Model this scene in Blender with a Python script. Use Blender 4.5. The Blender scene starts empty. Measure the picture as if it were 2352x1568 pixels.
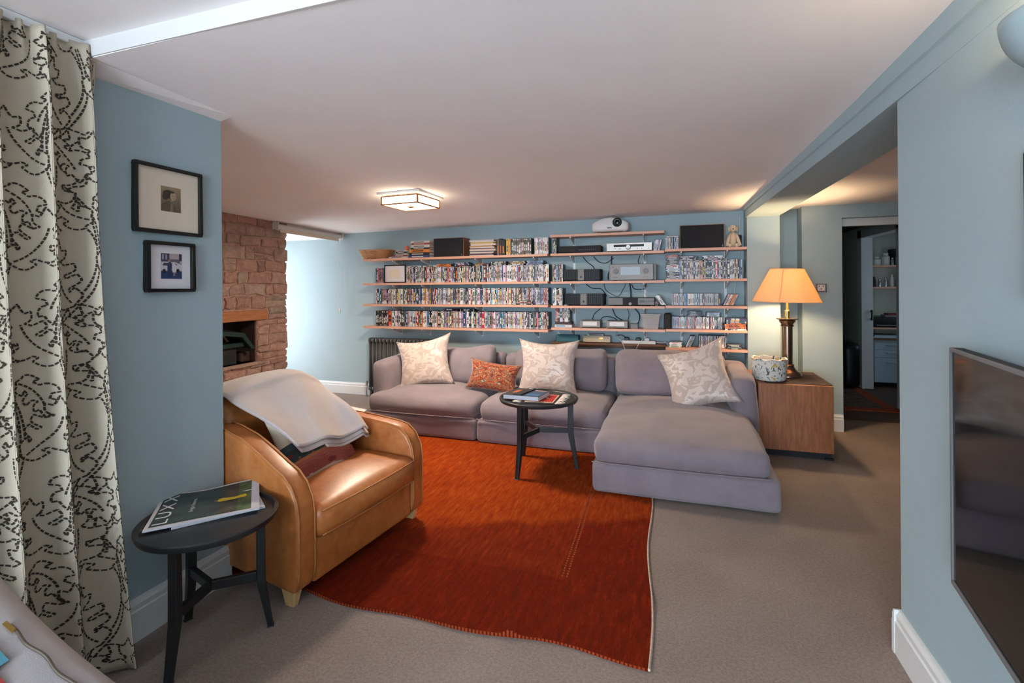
import bpy, bmesh, math, random
from mathutils import Vector, Matrix, noise as mnoise
S = bpy.context.scene
COL = S.collection
PI = math.pi
# ------------------------------------------------------------------ camera
cd = bpy.data.cameras.new('camera'); cam = bpy.data.objects.new('camera', cd); COL.objects.link(cam)
cd.sensor_fit = 'HORIZONTAL'; cd.sensor_width = 36.0
cd.lens = 36.0 * 1130.0 / 2352.0
cd.shift_y = -127.0 / 2352.0
cd.clip_start = 0.02
YAW = math.atan(375 / 1130.0); ROLL = 0.008
cam.matrix_world = (Matrix.Translation((0, 0, 1.4)) @ Matrix.Rotation(YAW, 4, 'Z')
                    @ Matrix.Rotation(PI / 2, 4, 'X') @ Matrix.Rotation(-ROLL, 4, 'Z'))
S.camera = cam
# ------------------------------------------------------------------ light and exposure
S.view_settings.view_transform = 'Standard'; S.view_settings.look = 'None'
S.view_settings.gamma = 1.0; S.view_settings.use_curve_mapping = False
S.view_settings.exposure = 0.38
W = bpy.data.worlds.new('sky'); S.world = W; W.use_nodes = True
W.node_tree.nodes['Background'].inputs[0].default_value = (0.55, 0.75, 1.0, 1)
W.node_tree.nodes['Background'].inputs[1].default_value = 0.8

def light(name, kind, loc, energy, color, rot=(0, 0, 0), **k):
    l = bpy.data.lights.new(name, kind); l.energy = energy; l.color = color
    for a, b in k.items(): setattr(l, a, b)
    o = bpy.data.objects.new(name, l); COL.objects.link(o); o.location = loc; o.rotation_euler = rot
    return o
def aim(o, d):
    o.rotation_euler = Vector(d).to_track_quat('-Z', 'Y').to_euler()
DAY = (0.70, 0.85, 1.0)
sun = light('sun', 'SUN', (-8, 8, 6), 14.0, (1.0, 0.93, 0.82), angle=math.radians(0.6)); aim(sun, (1.0, -0.27, -0.84))
# daylight in the window openings (windows built below)
a = light('daylight_garden_window', 'AREA', (-0.75, -4.15, 1.25), 240, DAY, shape='RECTANGLE', size=2.5, size_y=1.6); aim(a, (0, 1, -0.12))
a = light('daylight_side_window', 'AREA', (-2.04, -0.25, 1.25), 14, DAY, shape='RECTANGLE', size=1.5, size_y=1.7); aim(a, (1, 0.1, -0.1))
a = light('daylight_alcove_window', 'AREA', (-5.36, 4.95, 1.1), 22, (0.84, 0.93, 1.0), shape='RECTANGLE', size=0.75, size_y=1.7); aim(a, (1, 0, 0))
WARM = (1.0, 0.68, 0.38)

# ------------------------------------------------------------------ helpers
def lin(c):
    c = c / 255.0
    return c / 12.92 if c <= 0.04045 else ((c + 0.055) / 1.055) ** 2.4
def rgb(*c):
    if len(c) == 1: c = c[0]
    return (lin(c[0]), lin(c[1]), lin(c[2]), 1.0)
MATS = {}
class NT:
    def __init__(s, name):
        m = bpy.data.materials.new(name); m.use_nodes = True; s.m = m; s.t = m.node_tree; s.n = s.t.nodes; s.p = s.n['Principled BSDF']
        s.co = s.n.new('ShaderNodeTexCoord')
        MATS[name] = m
    def link(s, a, b): s.t.links.new(a, b)
    def map(s, scale=(1, 1, 1), rot=(0, 0, 0), loc=(0, 0, 0), src='Object'):
        n = s.n.new('ShaderNodeMapping'); n.inputs['Scale'].default_value = scale; n.inputs['Rotation'].default_value = rot
        n.inputs['Location'].default_value = loc
        s.link(s.co.outputs[src], n.inputs['Vector']); return n.outputs[0]
    def noise(s, vec, scale, detail=3, rough=0.5, dist=0.0):
        n = s.n.new('ShaderNodeTexNoise'); n.inputs['Scale'].default_value = scale; n.inputs['Detail'].default_value = detail
        n.inputs['Roughness'].default_value = rough; n.inputs['Distortion'].default_value = dist
        s.link(vec, n.inputs['Vector']); return n.outputs['Fac']
    def voro(s, vec, scale, feature='F1', out='Distance'):
        n = s.n.new('ShaderNodeTexVoronoi'); n.feature = feature; n.inputs['Scale'].default_value = scale
        s.link(vec, n.inputs['Vector']); return n.outputs[out]
    def ramp(s, fac, stops, interp='LINEAR'):
        n = s.n.new('ShaderNodeValToRGB'); n.color_ramp.interpolation = interp
        e = n.color_ramp.elements
        while len(e) < len(stops): e.new(0.5)
        for el, (p, c) in zip(e, stops): el.position = p; el.color = c if len(c) == 4 else (*c, 1)
        s.link(fac, n.inputs[0]); return n.outputs[0]
    def mix(s, fac, a, b, mode='MIX'):
        n = s.n.new('ShaderNodeMix'); n.data_type = 'RGBA'; n.blend_type = mode
        for sock, v in ((n.inputs[0], fac), (n.inputs[6], a), (n.inputs[7], b)):
            if hasattr(v, 'is_output'): s.link(v, sock)
            else: sock.default_value = v
        return n.outputs[2]
    def math(s, op, a, b=0.0, c=None):
        n = s.n.new('ShaderNodeMath'); n.operation = op
        for i, v in enumerate((a, b) if c is None else (a, b, c)):
            if hasattr(v, 'is_output'): s.link(v, n.inputs[i])
            else: n.inputs[i].default_value = v
        return n.outputs[0]
    def sep(s, vec):
        n = s.n.new('ShaderNodeSeparateXYZ'); s.link(vec, n.inputs[0]); return n.outputs
    def col(s, c):
        if hasattr(c, 'is_output'): s.link(c, s.p.inputs['Base Color'])
        else: s.p.inputs['Base Color'].default_value = c
    def bump(s, h, strength=0.3, dist=0.01):
        n = s.n.new('ShaderNodeBump'); n.inputs['Strength'].default_value = strength; n.inputs['Distance'].default_value = dist
        s.link(h, n.inputs['Height']); s.link(n.outputs[0], s.p.inputs['Normal'])
    def set(s, **k):
        for a, v in k.items(): s.p.inputs[a.replace('_', ' ')].default_value = v
def mat(name, c, rough=0.6, metal=0.0, var=0.06, vscale=6.0, bump=None, sheen=0.0, spec=None, emit=None):
    t = NT(name); c = rgb(c)
    v = t.map()
    if var:
        f = t.noise(v, vscale, 4)
        lo = tuple(x * (1 - var * 2) for x in c[:3]) + (1,); hi = tuple(min(1, x * (1 + var * 2)) for x in c[:3]) + (1,)
        t.col(t.ramp(f, [(0.3, lo), (0.7, hi)]))
    else: t.col(c)
    t.set(Roughness=rough, Metallic=metal)
    if sheen: t.set(Sheen_Weight=sheen, Sheen_Roughness=0.5)
    if spec is not None: t.set(Specular_IOR_Level=spec)
    if bump: t.bump(t.noise(v, bump[0], 3), bump[1], bump[2])
    if emit:
        t.p.inputs['Emission Color'].default_value = rgb(emit[0]); t.p.inputs['Emission Strength'].default_value = emit[1]
    return t.m

ORG = {}
def tag(o, label=None, cat=None, group=None, kind=None):
    if label: o['label'] = label
    if cat: o['category'] = cat
    if group: o['group'] = group
    if kind: o['kind'] = kind
    return o
def thing(name, loc, label, cat, group=None, rotz=0.0):
    o = bpy.data.objects.new(name, None); COL.objects.link(o); o.location = loc; o.rotation_euler = (0, 0, rotz)
    o.empty_display_size = 0.05
    ORG[o.name] = Vector(loc) if not rotz else Vector((0, 0, 0))
    return tag(o, label, cat, group)
class B:
    """collects geometry, builds one mesh object"""
    def __init__(s): s.v = []; s.f = []; s.c = []; s.cur = None
    def add(s, vs, fs, T=None, c=None):
        n = len(s.v)
        s.v += [tuple(T @ Vector(p)) for p in vs] if T else [tuple(p) for p in vs]
        s.f += [tuple(i + n for i in f) for f in fs]; s.c += [c or s.cur] * len(fs)
        return s
    def box(s, x0, x1, y0, y1, z0, z1, T=None, c=None):
        return s.add([(x0, y0, z0), (x1, y0, z0), (x1, y1, z0), (x0, y1, z0), (x0, y0, z1), (x1, y0, z1), (x1, y1, z1), (x0, y1, z1)],
              [(0, 3, 2, 1), (4, 5, 6, 7), (0, 1, 5, 4), (1, 2, 6, 5), (2, 3, 7, 6), (3, 0, 4, 7)], T, c)
    def quad(s, a, b, c_, d, c=None): return s.add([a, b, c_, d], [(0, 1, 2, 3)], None, c)
    def poly(s, pts, c=None): return s.add(pts, [tuple(range(len(pts)))], None, c)
    def prism(s, pts, d, T=None, c=None):
        """pts: 2D list in xz, extruded d along y"""
        n = len(pts); vs = [(p[0], 0, p[1]) for p in pts] + [(p[0], d, p[1]) for p in pts]
        fs = [tuple(range(n)), tuple(range(2 * n - 1, n - 1, -1))] + [(i, i + n, (i + 1) % n + n, (i + 1) % n) for i in range(n)]
        return s.add(vs, fs, T, c)
    def lathe(s, prof, n=24, T=None, c=None, cap=True):
        vs = []; fs = []
        for r, z in prof:
            for i in range(n): a = 2 * PI * i / n; vs.append((r * math.cos(a), r * math.sin(a), z))
        for j in range(len(prof) - 1):
            for i in range(n): k = (i + 1) % n; fs.append((j * n + i, j * n + k, (j + 1) * n + k, (j + 1) * n + i))
        if cap: fs += [tuple(range(n - 1, -1, -1)), tuple(range((len(prof) - 1) * n, len(prof) * n))]
        return s.add(vs, fs, T, c)
    def tube(s, pts, r, n=6, closed=False, c=None):
        pts = [Vector(p) for p in pts]; vs = []; fs = []; m = len(pts); up = Vector((0, 0, 1)); nx = None
        for i, p in enumerate(pts):
            a = pts[(i - 1) % m] if (i or closed) else p; b = pts[(i + 1) % m] if (i < m - 1 or closed) else p
            t = (b - a).normalized()
            if nx is None: nx = t.cross(up) if abs(t.z) < 0.95 else t.cross(Vector((1, 0, 0)))
            nx = (nx - t * nx.dot(t)).normalized(); ny = t.cross(nx)
            rr = r[i] if isinstance(r, (list, tuple)) else r
            for k in range(n): q = 2 * PI * k / n; vs.append(p + nx * math.cos(q) * rr + ny * math.sin(q) * rr)
        for i in range(m if closed else m - 1):
            for k in range(n):
                l = (k + 1) % n; j = (i + 1) % m
                fs.append((i * n + k, i * n + l, j * n + l, j * n + k))
        if not closed: fs += [tuple(range(n - 1, -1, -1)), tuple(range((m - 1) * n, m * n))]
        return s.add(vs, fs, None, c)
    def bar(s, p, q, w, h, up=(0, 0, 1), w2=None, h2=None):
        p = Vector(p); q = Vector(q); t = (q - p).normalized(); x = t.cross(Vector(up)).normalized(); y = x.cross(t)
        vs = []
        for e, ww, hh in ((p, w, h), (q, w2 or w, h2 or h)):
            for a, b in ((-1, -1), (1, -1), (1, 1), (-1, 1)): vs.append(e + x * a * ww / 2 + y * b * hh / 2)
        return s.add(vs, [(3, 2, 1, 0), (4, 5, 6, 7), (0, 1, 5, 4), (1, 2, 6, 5), (2, 3, 7, 6), (3, 0, 4, 7)])
    def grid(s, fn, nu, nv, c=None):
        vs = [fn(i / nu, j / nv) for j in range(nv + 1) for i in range(nu + 1)]
        fs = [(j * (nu + 1) + i, j * (nu + 1) + i + 1, (j + 1) * (nu + 1) + i + 1, (j + 1) * (nu + 1) + i) for j in range(nv) for i in range(nu)]
        return s.add(vs, fs, None, c)
    def ball(s, c0, r, n=14, m=9, T=None, c=None):
        if not isinstance(r, (tuple, list)): r = (r, r, r)
        vs = []; fs = []
        for j in range(m + 1):
            th = PI * j / m
            for i in range(n):
                a = 2 * PI * i / n
                vs.append((c0[0] + r[0] * math.sin(th) * math.cos(a), c0[1] + r[1] * math.sin(th) * math.sin(a), c0[2] - r[2] * math.cos(th)))
        for j in range(m):
            for i in range(n): k = (i + 1) % n; fs.append((j * n + i, j * n + k, (j + 1) * n + k, (j + 1) * n + i))
        return s.add(vs, fs, T, c)
    def rbox(s, x0, x1, y0, y1, z0, z1, r, puff=None, n=5, deform=None, T=None):
        """rounded box with puffed sides: puff=(x,y,z) bulge per axis"""
        h = ((x1 - x0) / 2, (y1 - y0) / 2, (z1 - z0) / 2); c0 = ((x0 + x1) / 2, (y0 + y1) / 2, (z0 + z1) / 2)
        r = min(r, *h)
        ax = []
        for H in h:
            k = max(1, int(2 * (H - r) / 0.09)) if H - r > 1e-5 else 1
            a = [-H + r * (1 - math.cos(PI / 2 * i / 3)) for i in range(4)]
            mid = [-H + r + 2 * (H - r) * i / (k + 1) for i in range(1, k + 1)]
            a = a + mid + [-q for q in reversed(a)]; ax.append(a)
        bm = bmesh.new(); idx = {}
        def vert(i, j, k):
            if (i, j, k) in idx: return idx[i, j, k]
            p = Vector((ax[0][i], ax[1][j], ax[2][k]))
            q = Vector([max(-h[a] + r, min(h[a] - r, p[a])) for a in range(3)])
            d = p - q
            if d.length > 1e-9: p = q + d.normalized() * r
            if puff:
                u = [max(-1, min(1, p[a] / h[a])) for a in range(3)]; g = [1 - w * w for w in u]
                p = Vector([p[a] + (1 if u[a] > 0 else -1) * puff[a] * g[(a + 1) % 3] * g[(a + 2) % 3] * min(1, abs(u[a]) * 1.2) if puff[a] else p[a] for a in range(3)])
            p = p + Vector(c0)
            if deform: p = Vector(deform(p))
            if T: p = T @ p
            v = bm.verts.new(p); idx[i, j, k] = v; return v
        nx, ny, nz = len(ax[0]) - 1, len(ax[1]) - 1, len(ax[2]) - 1
        for i in range(nx):
            for j in range(ny):
                bm.faces.new((vert(i, j, 0), vert(i, j + 1, 0), vert(i + 1, j + 1, 0), vert(i + 1, j, 0)))
                bm.faces.new((vert(i, j, nz), vert(i + 1, j, nz), vert(i + 1, j + 1, nz), vert(i, j + 1, nz)))
        for i in range(nx):
            for k in range(nz):
                bm.faces.new((vert(i, 0, k), vert(i + 1, 0, k), vert(i + 1, 0, k + 1), vert(i, 0, k + 1)))
                bm.faces.new((vert(i, ny, k), vert(i, ny, k + 1), vert(i + 1, ny, k + 1), vert(i + 1, ny, k)))
        for j in range(ny):
            for k in range(nz):
                bm.faces.new((vert(0, j, k), vert(0, j, k + 1), vert(0, j + 1, k + 1), vert(0, j + 1, k)))
                bm.faces.new((vert(nx, j, k), vert(nx, j + 1, k), vert(nx, j + 1, k + 1), vert(nx, j, k + 1)))
        bm.verts.index_update()
        vs = [v.co.copy() for v in bm.verts]; fs = [tuple(v.index for v in f.verts) for f in bm.faces]; bm.free()
        return s.add(vs, fs)
    def build(s, name, m, parent=None, smooth=False, local=False, bevel=0.0, bseg=2, label=None, cat=None, group=None, kind=None, org=None, weld=True):
        if parent is not None: o0 = Vector((0, 0, 0)) if local else ORG[parent.name]
        elif org is not None: o0 = Vector(org)
        else:
            xs = [p[0] for p in s.v]; ys = [p[1] for p in s.v]; zs = [p[2] for p in s.v]
            o0 = Vector(((min(xs) + max(xs)) / 2, (min(ys) + max(ys)) / 2, min(zs)))
        me = bpy.data.meshes.new(name); me.from_pydata([(p[0] - o0.x, p[1] - o0.y, p[2] - o0.z) for p in s.v], [], s.f)
        me.materials.append(MATS[m] if isinstance(m, str) else m)
        if any(c is not None for c in s.c):
            at = me.color_attributes.new('Col', 'FLOAT_COLOR', 'CORNER'); li = 0
            for f, c in zip(me.polygons, s.c):
                cc = rgb(c) if c is not None else (0.5, 0.5, 0.5, 1)
                for k in f.loop_indices: at.data[k].color = cc
        if bevel > 0 or smooth:
            bm = bmesh.new(); bm.from_mesh(me)
            if weld: bmesh.ops.remove_doubles(bm, verts=bm.verts, dist=1e-5)
            if bevel > 0:
                ed = [e for e in bm.edges if len(e.link_faces) == 2 and e.calc_face_angle(0) > 0.5]
                bmesh.ops.bevel(bm, geom=ed, offset=bevel, segments=bseg, affect='EDGES', profile=0.5, clamp_overlap=True)
            bmesh.ops.recalc_face_normals(bm, faces=bm.faces)
            bm.to_mesh(me); bm.free()
        if smooth:
            me.polygons.foreach_set('use_smooth', [True] * len(me.polygons))
            if smooth != 'full':
                bm = bmesh.new(); bm.from_mesh(me)
                for e in bm.edges:
                    if len(e.link_faces) == 2 and e.calc_face_angle(0) > 0.7: e.smooth = False
                bm.to_mesh(me); bm.free()
        o = bpy.data.objects.new(name, me); COL.objects.link(o)
        if parent is not None: o.parent = parent; ORG[o.name] = Vector((0, 0, 0)) if local else ORG[parent.name]
        else: o.location = o0; ORG[o.name] = o0
        return tag(o, label, cat, group, kind)
def struct(b, name, m, parent=None, **k):
    return b.build(name, m, parent, kind=None if parent else 'structure', org=(0, 0, 0) if parent is None else None, **k)
def ordinal(n):
    return '%d%s' % (n, 'th' if 10 <= n % 100 <= 20 else {1: 'st', 2: 'nd', 3: 'rd'}.get(n % 10, 'th'))
# ------------------------------------------------------------------ materials
mat('wall_paint', (164, 183, 188), 0.85, var=0.015, vscale=2.5, bump=(90, 0.12, 0.004))
mat('ceiling_paint', (249, 242, 240), 0.9, var=0.01, vscale=2, bump=(60, 0.1, 0.004))
mat('ceiling_paint_dimmed', (214, 209, 206), 0.8, var=0.01)  # ceiling white greyed to tone down the over-lit step face
mat('pale_silver', (206, 198, 190), 0.4, 0.3, var=0.02)
mat('white_gloss', (226, 226, 224), 0.45, var=0.015, vscale=4)
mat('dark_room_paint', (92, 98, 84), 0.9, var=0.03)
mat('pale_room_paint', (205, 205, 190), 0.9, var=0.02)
mat('mortar', (182, 146, 132), 0.95, var=0.12, vscale=14, bump=(60, 0.6, 0.01))
mat('oak_floor', (96, 66, 44), 0.5, var=0.1)
t = NT('carpet'); v = t.map(); n1 = t.noise(v, 420, 2); n2 = t.noise(v, 2.2, 3); n3 = t.noise(v, 90, 2)
c = t.ramp(n1, [(0.3, rgb(112, 98, 90)), (0.5, rgb(168, 148, 137)), (0.72, rgb(210, 192, 181))])
c = t.mix(0.35, c, t.ramp(n2, [(0.3, rgb(140, 124, 115)), (0.7, rgb(186, 171, 161))]))
t.col(t.mix(0.25, c, t.ramp(n3, [(0.35, rgb(128, 112, 103)), (0.65, rgb(190, 176, 166))]))); t.set(Roughness=1.0, Specular_IOR_Level=0.1); t.bump(n1, 0.8, 0.01)
t = NT('rubble_stone'); v = t.map(); oi = t.n.new('ShaderNodeObjectInfo')
base = t.ramp(oi.outputs['Random'], [(0.0, rgb(166, 126, 114)), (0.3, rgb(182, 140, 127)), (0.55, rgb(172, 144, 132)), (0.72, rgb(152, 114, 104)), (0.88, rgb(178, 158, 144)), (1.0, rgb(128, 116, 108))])
n1 = t.noise(v, 22, 5, 0.65); n2 = t.noise(v, 6, 3)
c = t.mix(t.ramp(n1, [(0.4, (0, 0, 0, 1)), (0.72, (0.55, 0.55, 0.55, 1))]), base, rgb(206, 178, 160))
c = t.mix(t.ramp(n2, [(0.5, (0, 0, 0, 1)), (0.8, (0.5, 0.5, 0.5, 1))]), c, rgb(104, 80, 70))
t.col(c); t.set(Roughness=0.95, Specular_IOR_Level=0.2); t.bump(n1, 0.9, 0.02)
def wood(name, c1, c2, axis=(1, 1, 1), rough=0.45, s=1.0):
    t = NT(name); v = t.map(scale=axis); n1 = t.noise(v, 9 * s, 6, 0.6, 0.4); n2 = t.noise(v, 40 * s, 3)
    c = t.ramp(n1, [(0.32, rgb(c1)), (0.68, rgb(c2))])
    t.col(t.mix(0.25, c, t.ramp(n2, [(0.35, rgb(c1)), (0.65, rgb(c2))]))); t.set(Roughness=rough)
wood('shelf_beech', (216, 156, 130), (234, 182, 156), (1, 8, 8))
wood('walnut', (136, 80, 48), (182, 116, 76), (9, 9, 0.7), 0.4)
wood('dark_oak', (92, 56, 34), (140, 90, 56), (0.8, 8, 8), 0.5)
wood('lintel_oak', (150, 92, 56), (190, 128, 84), (9, 0.8, 9), 0.8)
wood('chair_beech', (206, 160, 104), (226, 184, 130), (6, 6, 1), 0.5)
wood('speaker_oak', (120, 72, 44), (156, 100, 64), (1, 6, 6), 0.5)
wood('wicker', (170, 116, 74), (214, 164, 116), (8, 8, 8), 0.7, 3)
def fabric(name, c, weave=700, var=0.07, sheen=0.25, rough=0.95, big=5.0, bs=0.25):
    t = NT(name); v = t.map(); c = rgb(c)
    lo = tuple(x * (1 - 2 * var) for x in c[:3]); hi = tuple(min(1, x * (1 + 2 * var)) for x in c[:3])
    n1 = t.noise(v, big, 4, 0.6); n2 = t.noise(v, weave, 2)
    k = t.mix(0.45, t.ramp(n1, [(0.3, lo), (0.7, hi)]), t.ramp(n2, [(0.3, lo), (0.7, hi)]))
    t.col(k); t.set(Roughness=rough, Sheen_Weight=sheen, Specular_IOR_Level=0.15); t.bump(n2, bs, 0.003)
    return t
fabric('sofa_fabric', (135, 122, 127), 320, 0.10, 0.3)
fabric('curtain_cloth', (192, 178, 158), 500, 0.04, 0.1)
fabric('throw_cloth', (200, 184, 178), 300, 0.05, 0.3)
fabric('fringe_wool', (226, 214, 204), 400, 0.05)
fabric('plush_fur', (222, 196, 166), 260, 0.08, 0.5, bs=0.8)
fabric('grille_cloth', (46, 46, 48), 900, 0.1, 0.0)
fabric('near_linen', (150, 140, 138), 500, 0.05, 0.15)
mat('embroidery', (54, 42, 34), 0.9, var=0.08, vscale=40)
t = NT('leather'); v = t.map(); n1 = t.noise(v, 5, 5, 0.65, 0.5); n2 = t.voro(v, 160); n3 = t.noise(v, 30, 4)
c = t.ramp(n1, [(0.25, rgb(150, 80, 34)), (0.5, rgb(190, 112, 54)), (0.78, rgb(210, 138, 82))])
t.col(t.mix(0.2, c, t.ramp(n3, [(0.35, rgb(132, 70, 30)), (0.7, rgb(206, 134, 78))]))); t.set(Roughness=0.4, Coat_Weight=0.15, Coat_Roughness=0.3); t.bump(n2, 0.08, 0.002)
mat('piping', (184, 116, 62), 0.5, var=0.05)
t = NT('rug_pile'); v = t.map(); sx, sy, sz = t.sep(v)
streak = t.noise(t.map((16, 2.6, 1)), 3.0, 5, 0.65); fine = t.noise(t.map((140, 9, 1)), 4.0, 3); blot = t.noise(v, 2.4, 4, 0.6)
wob = t.math('MULTIPLY', t.math('SUBTRACT', t.noise(v, 3.5, 3), 0.5), 0.22)
sl = t.math('ADD', t.math('MULTIPLY', sx, -0.40), sy)          # dye change runs askew over the rug
ab = t.ramp(t.math('ADD', sl, wob), [(0.0, (0, 0, 0, 1)), (1.0, (1, 1, 1, 1))])
mr = t.n.new('ShaderNodeMapRange'); t.link(t.math('ADD', sl, wob), mr.inputs[0]); mr.inputs[1].default_value = 3.05; mr.inputs[2].default_value = 3.14
m2 = t.n.new('ShaderNodeMapRange'); t.link(sx, m2.inputs[0]); m2.inputs[1].default_value = -0.515; m2.inputs[2].default_value = -0.49; m2.inputs[3].default_value = 1; m2.inputs[4].default_value = 0
m3 = t.n.new('ShaderNodeMapRange'); t.link(sy, m3.inputs[0]); m3.inputs[1].default_value = 2.27; m3.inputs[2].default_value = 2.29
field = t.math('MULTIPLY', m2.outputs[0], m3.outputs[0])
dark = t.ramp(streak, [(0.3, rgb(64, 8, 2)), (0.55, rgb(104, 18, 4)), (0.78, rgb(142, 40, 8))])
lite = t.ramp(streak, [(0.28, rgb(130, 38, 5)), (0.5, rgb(168, 66, 12)), (0.75, rgb(196, 100, 28))])
f = t.math('ADD', t.math('MULTIPLY', mr.outputs[0], 0.66), t.math('MULTIPLY', field, 0.15))
f = t.math('ADD', f, t.math('MULTIPLY', t.math('SUBTRACT', blot, 0.5), 0.7))
c = t.mix(f, dark, lite)
c = t.mix(0.3, c, t.ramp(fine, [(0.3, rgb(64, 10, 4)), (0.7, rgb(150, 54, 16))]))
t.col(c); t.set(Roughness=1.0, Sheen_Weight=0.12, Specular_IOR_Level=0.1); t.p.inputs['Sheen Tint'].default_value = rgb(190, 80, 30); t.bump(fine, 0.5, 0.006)
mat('rug_edge', (204, 180, 160), 0.95, var=0.1, vscale=60)
mat('rug_stitch', (150, 58, 14), 0.95, var=0.1, vscale=60)
mat('black_paint', (30, 32, 34), 0.42, var=0.08, vscale=20)
mat('frame_black', (24, 24, 26), 0.35, var=0.05)
mat('mount_cream', (224, 208, 188), 0.9, var=0.01)
mat('mount_white', (222, 216, 218), 0.9, var=0.01)
mat('black_plastic', (22, 22, 24), 0.4, var=0.05)
mat('matt_black', (34, 34, 36), 0.75, var=0.05)
mat('screen_glass', (5, 5, 6), 0.07, var=0, spec=0.3)
mat('silver', (128, 121, 117), 0.45, 0.3, var=0.03)
mat('white_plastic', (222, 216, 212), 0.4, var=0.02)
mat('lens_glass', (12, 24, 28), 0.05, var=0)
mat('grey_plastic', (120, 118, 118), 0.5, var=0.04)
mat('steel', (186, 186, 188), 0.3, 0.8, var=0.02)
mat('radiator_iron', (86, 84, 84), 0.45, 0.2, var=0.05)
mat('lamp_frame', (150, 96, 48), 0.6, var=0.04)
mat('zip_metal', (96, 84, 72), 0.4, 0.5, var=0.05)
mat('bronze', (150, 124, 104), 0.26, 0.95, var=0.05)
mat('brass', (214, 172, 96), 0.25, 0.9, var=0.04)
mat('teal_card', (58, 112, 124), 0.7, var=0.05)
mat('beige_plastic', (206, 182, 150), 0.5, var=0.04)
mat('cable_black', (18, 18, 20), 0.5, var=0)
mat('cable_white', (216, 212, 208), 0.5, var=0)
mat('stove_green', (30, 52, 48), 0.4, var=0.08)
mat('soot', (70, 52, 46), 0.95, var=0.15)
mat('runner_cloth', (58, 46, 42), 0.95, var=0.1, vscale=60)
mat('paper', (224, 212, 196), 0.9, var=0.03)
mat('drawer_white', (178, 196, 206), 0.5, var=0.01)
mat('armchair_black', (22, 22, 26), 0.4, var=0.08)
mat('red_card', (138, 34, 24), 0.6, var=0.03)
mat('ceramic_white', (214, 210, 204), 0.35, var=0.02)
t = NT('hall_rug'); v = t.map(); n1 = t.noise(v, 26, 3); t.col(t.ramp(n1, [(0.35, rgb(84, 62, 48)), (0.65, rgb(126, 104, 84))])); t.set(Roughness=1)
t = NT('hall_rug_border'); v = t.map(); n1 = t.voro(v, 30); t.col(t.ramp(n1, [(0.2, rgb(150, 60, 34)), (0.6, rgb(176, 84, 48))])); t.set(Roughness=1)
t = NT('clear_plastic'); t.col(rgb(214, 200, 190)); t.set(Roughness=0.25, Alpha=0.38)
t = NT('window_glass'); t.col((0.9, 0.95, 0.95, 1)); t.set(Roughness=0.02)
tp_ = t.n.new('ShaderNodeBsdfTransparent'); mx = t.n.new('ShaderNodeMixShader'); mx.inputs[0].default_value = 0.93
t.link(t.p.outputs[0], mx.inputs[1]); t.link(tp_.outputs[0], mx.inputs[2]); t.link(mx.outputs[0], t.n['Material Output'].inputs[0])
t = NT('media_case'); at = t.n.new('ShaderNodeAttribute'); at.attribute_name = 'Col'; t.col(at.outputs['Color']); t.set(Roughness=0.4)
t = NT('print'); at = t.n.new('ShaderNodeAttribute'); at.attribute_name = 'Col'; t.col(at.outputs['Color']); t.set(Roughness=0.55)
t = NT('lamp_glass'); t.col(rgb(255, 244, 225)); t.set(Roughness=0.4); t.p.inputs['Emission Color'].default_value = (1.0, 0.84, 0.62, 1); t.p.inputs['Emission Strength'].default_value = 9.0
t = NT('shade_cloth'); v = t.map(); n1 = t.noise(v, 260, 2)
t.col(t.ramp(n1, [(0.3, rgb(244, 214, 176)), (0.7, rgb(252, 228, 194))])); t.set(Roughness=0.9)
tr = t.n.new('ShaderNodeBsdfTranslucent'); tr.inputs[0].default_value = rgb(255, 226, 178); mx = t.n.new('ShaderNodeMixShader'); mx.inputs[0].default_value = 0.55
t.link(t.p.outputs[0], mx.inputs[1]); t.link(tr.outputs[0], mx.inputs[2]); t.link(mx.outputs[0], t.n['Material Output'].inputs[0])
# damask: sheen of satin leaves on matt ground
t = NT('damask'); v = t.map(src='UV'); w = t.noise(v, 3.0, 2, 0.5, 1.2); n1 = t.noise(v, 4.6, 1, 0.4, 2.6)
k = t.ramp(n1, [(0.47, (0, 0, 0, 1)), (0.5, (1, 1, 1, 1))])
t.col(t.mix(k, rgb(184, 164, 154), rgb(204, 187, 178)))
rr = t.ramp(k, [(0, (0.75,) * 3), (1, (0.36,) * 3)]); t.link(rr, t.p.inputs['Roughness']); t.set(Sheen_Weight=0.4); t.bump(t.noise(v, 400, 2), 0.15, 0.002)
t = NT('birds_print'); v = t.map(src='UV'); x, y, z = t.sep(v)
mxr = t.math('ABSOLUTE', t.math('SUBTRACT', x, 0.5)); cb = t.n.new('ShaderNodeCombineXYZ'); t.link(mxr, cb.inputs[0]); t.link(y, cb.inputs[1])
n1 = t.noise(cb.outputs[0], 11, 2, 0.5, 1.5); n2 = t.noise(cb.outputs[0], 22, 2, 0.5, 1.0)
c = t.ramp(n1, [(0.0, rgb(112, 36, 18)), (0.42, rgb(158, 60, 26)), (0.47, rgb(196, 120, 66)), (0.52, rgb(134, 44, 22)), (0.58, rgb(96, 98, 86)), (0.64, rgb(206, 176, 132)), (0.70, rgb(150, 56, 28))], 'CONSTANT')
t.col(t.mix(t.ramp(n2, [(0.56, (0, 0, 0, 1)), (0.6, (0.7, 0.7, 0.7, 1))]), c, rgb(92, 86, 74))); t.set(Roughness=0.9, Sheen_Weight=0.3)
t = NT('kilim_weave'); v = t.map(src='UV'); x, y, z = t.sep(v)
stp = t.math('SNAP', t.math('ADD', t.math('MULTIPLY', t.math('ABSOLUTE', t.math('SUBTRACT', x, 0.5)), 0.16), y), 0.04)
zz = t.math('ADD', stp, t.math('MULTIPLY', t.math('SUBTRACT', t.noise(t.map((8, 30, 1), src='UV'), 1.5, 2), 0.5), 0.12))
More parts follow.
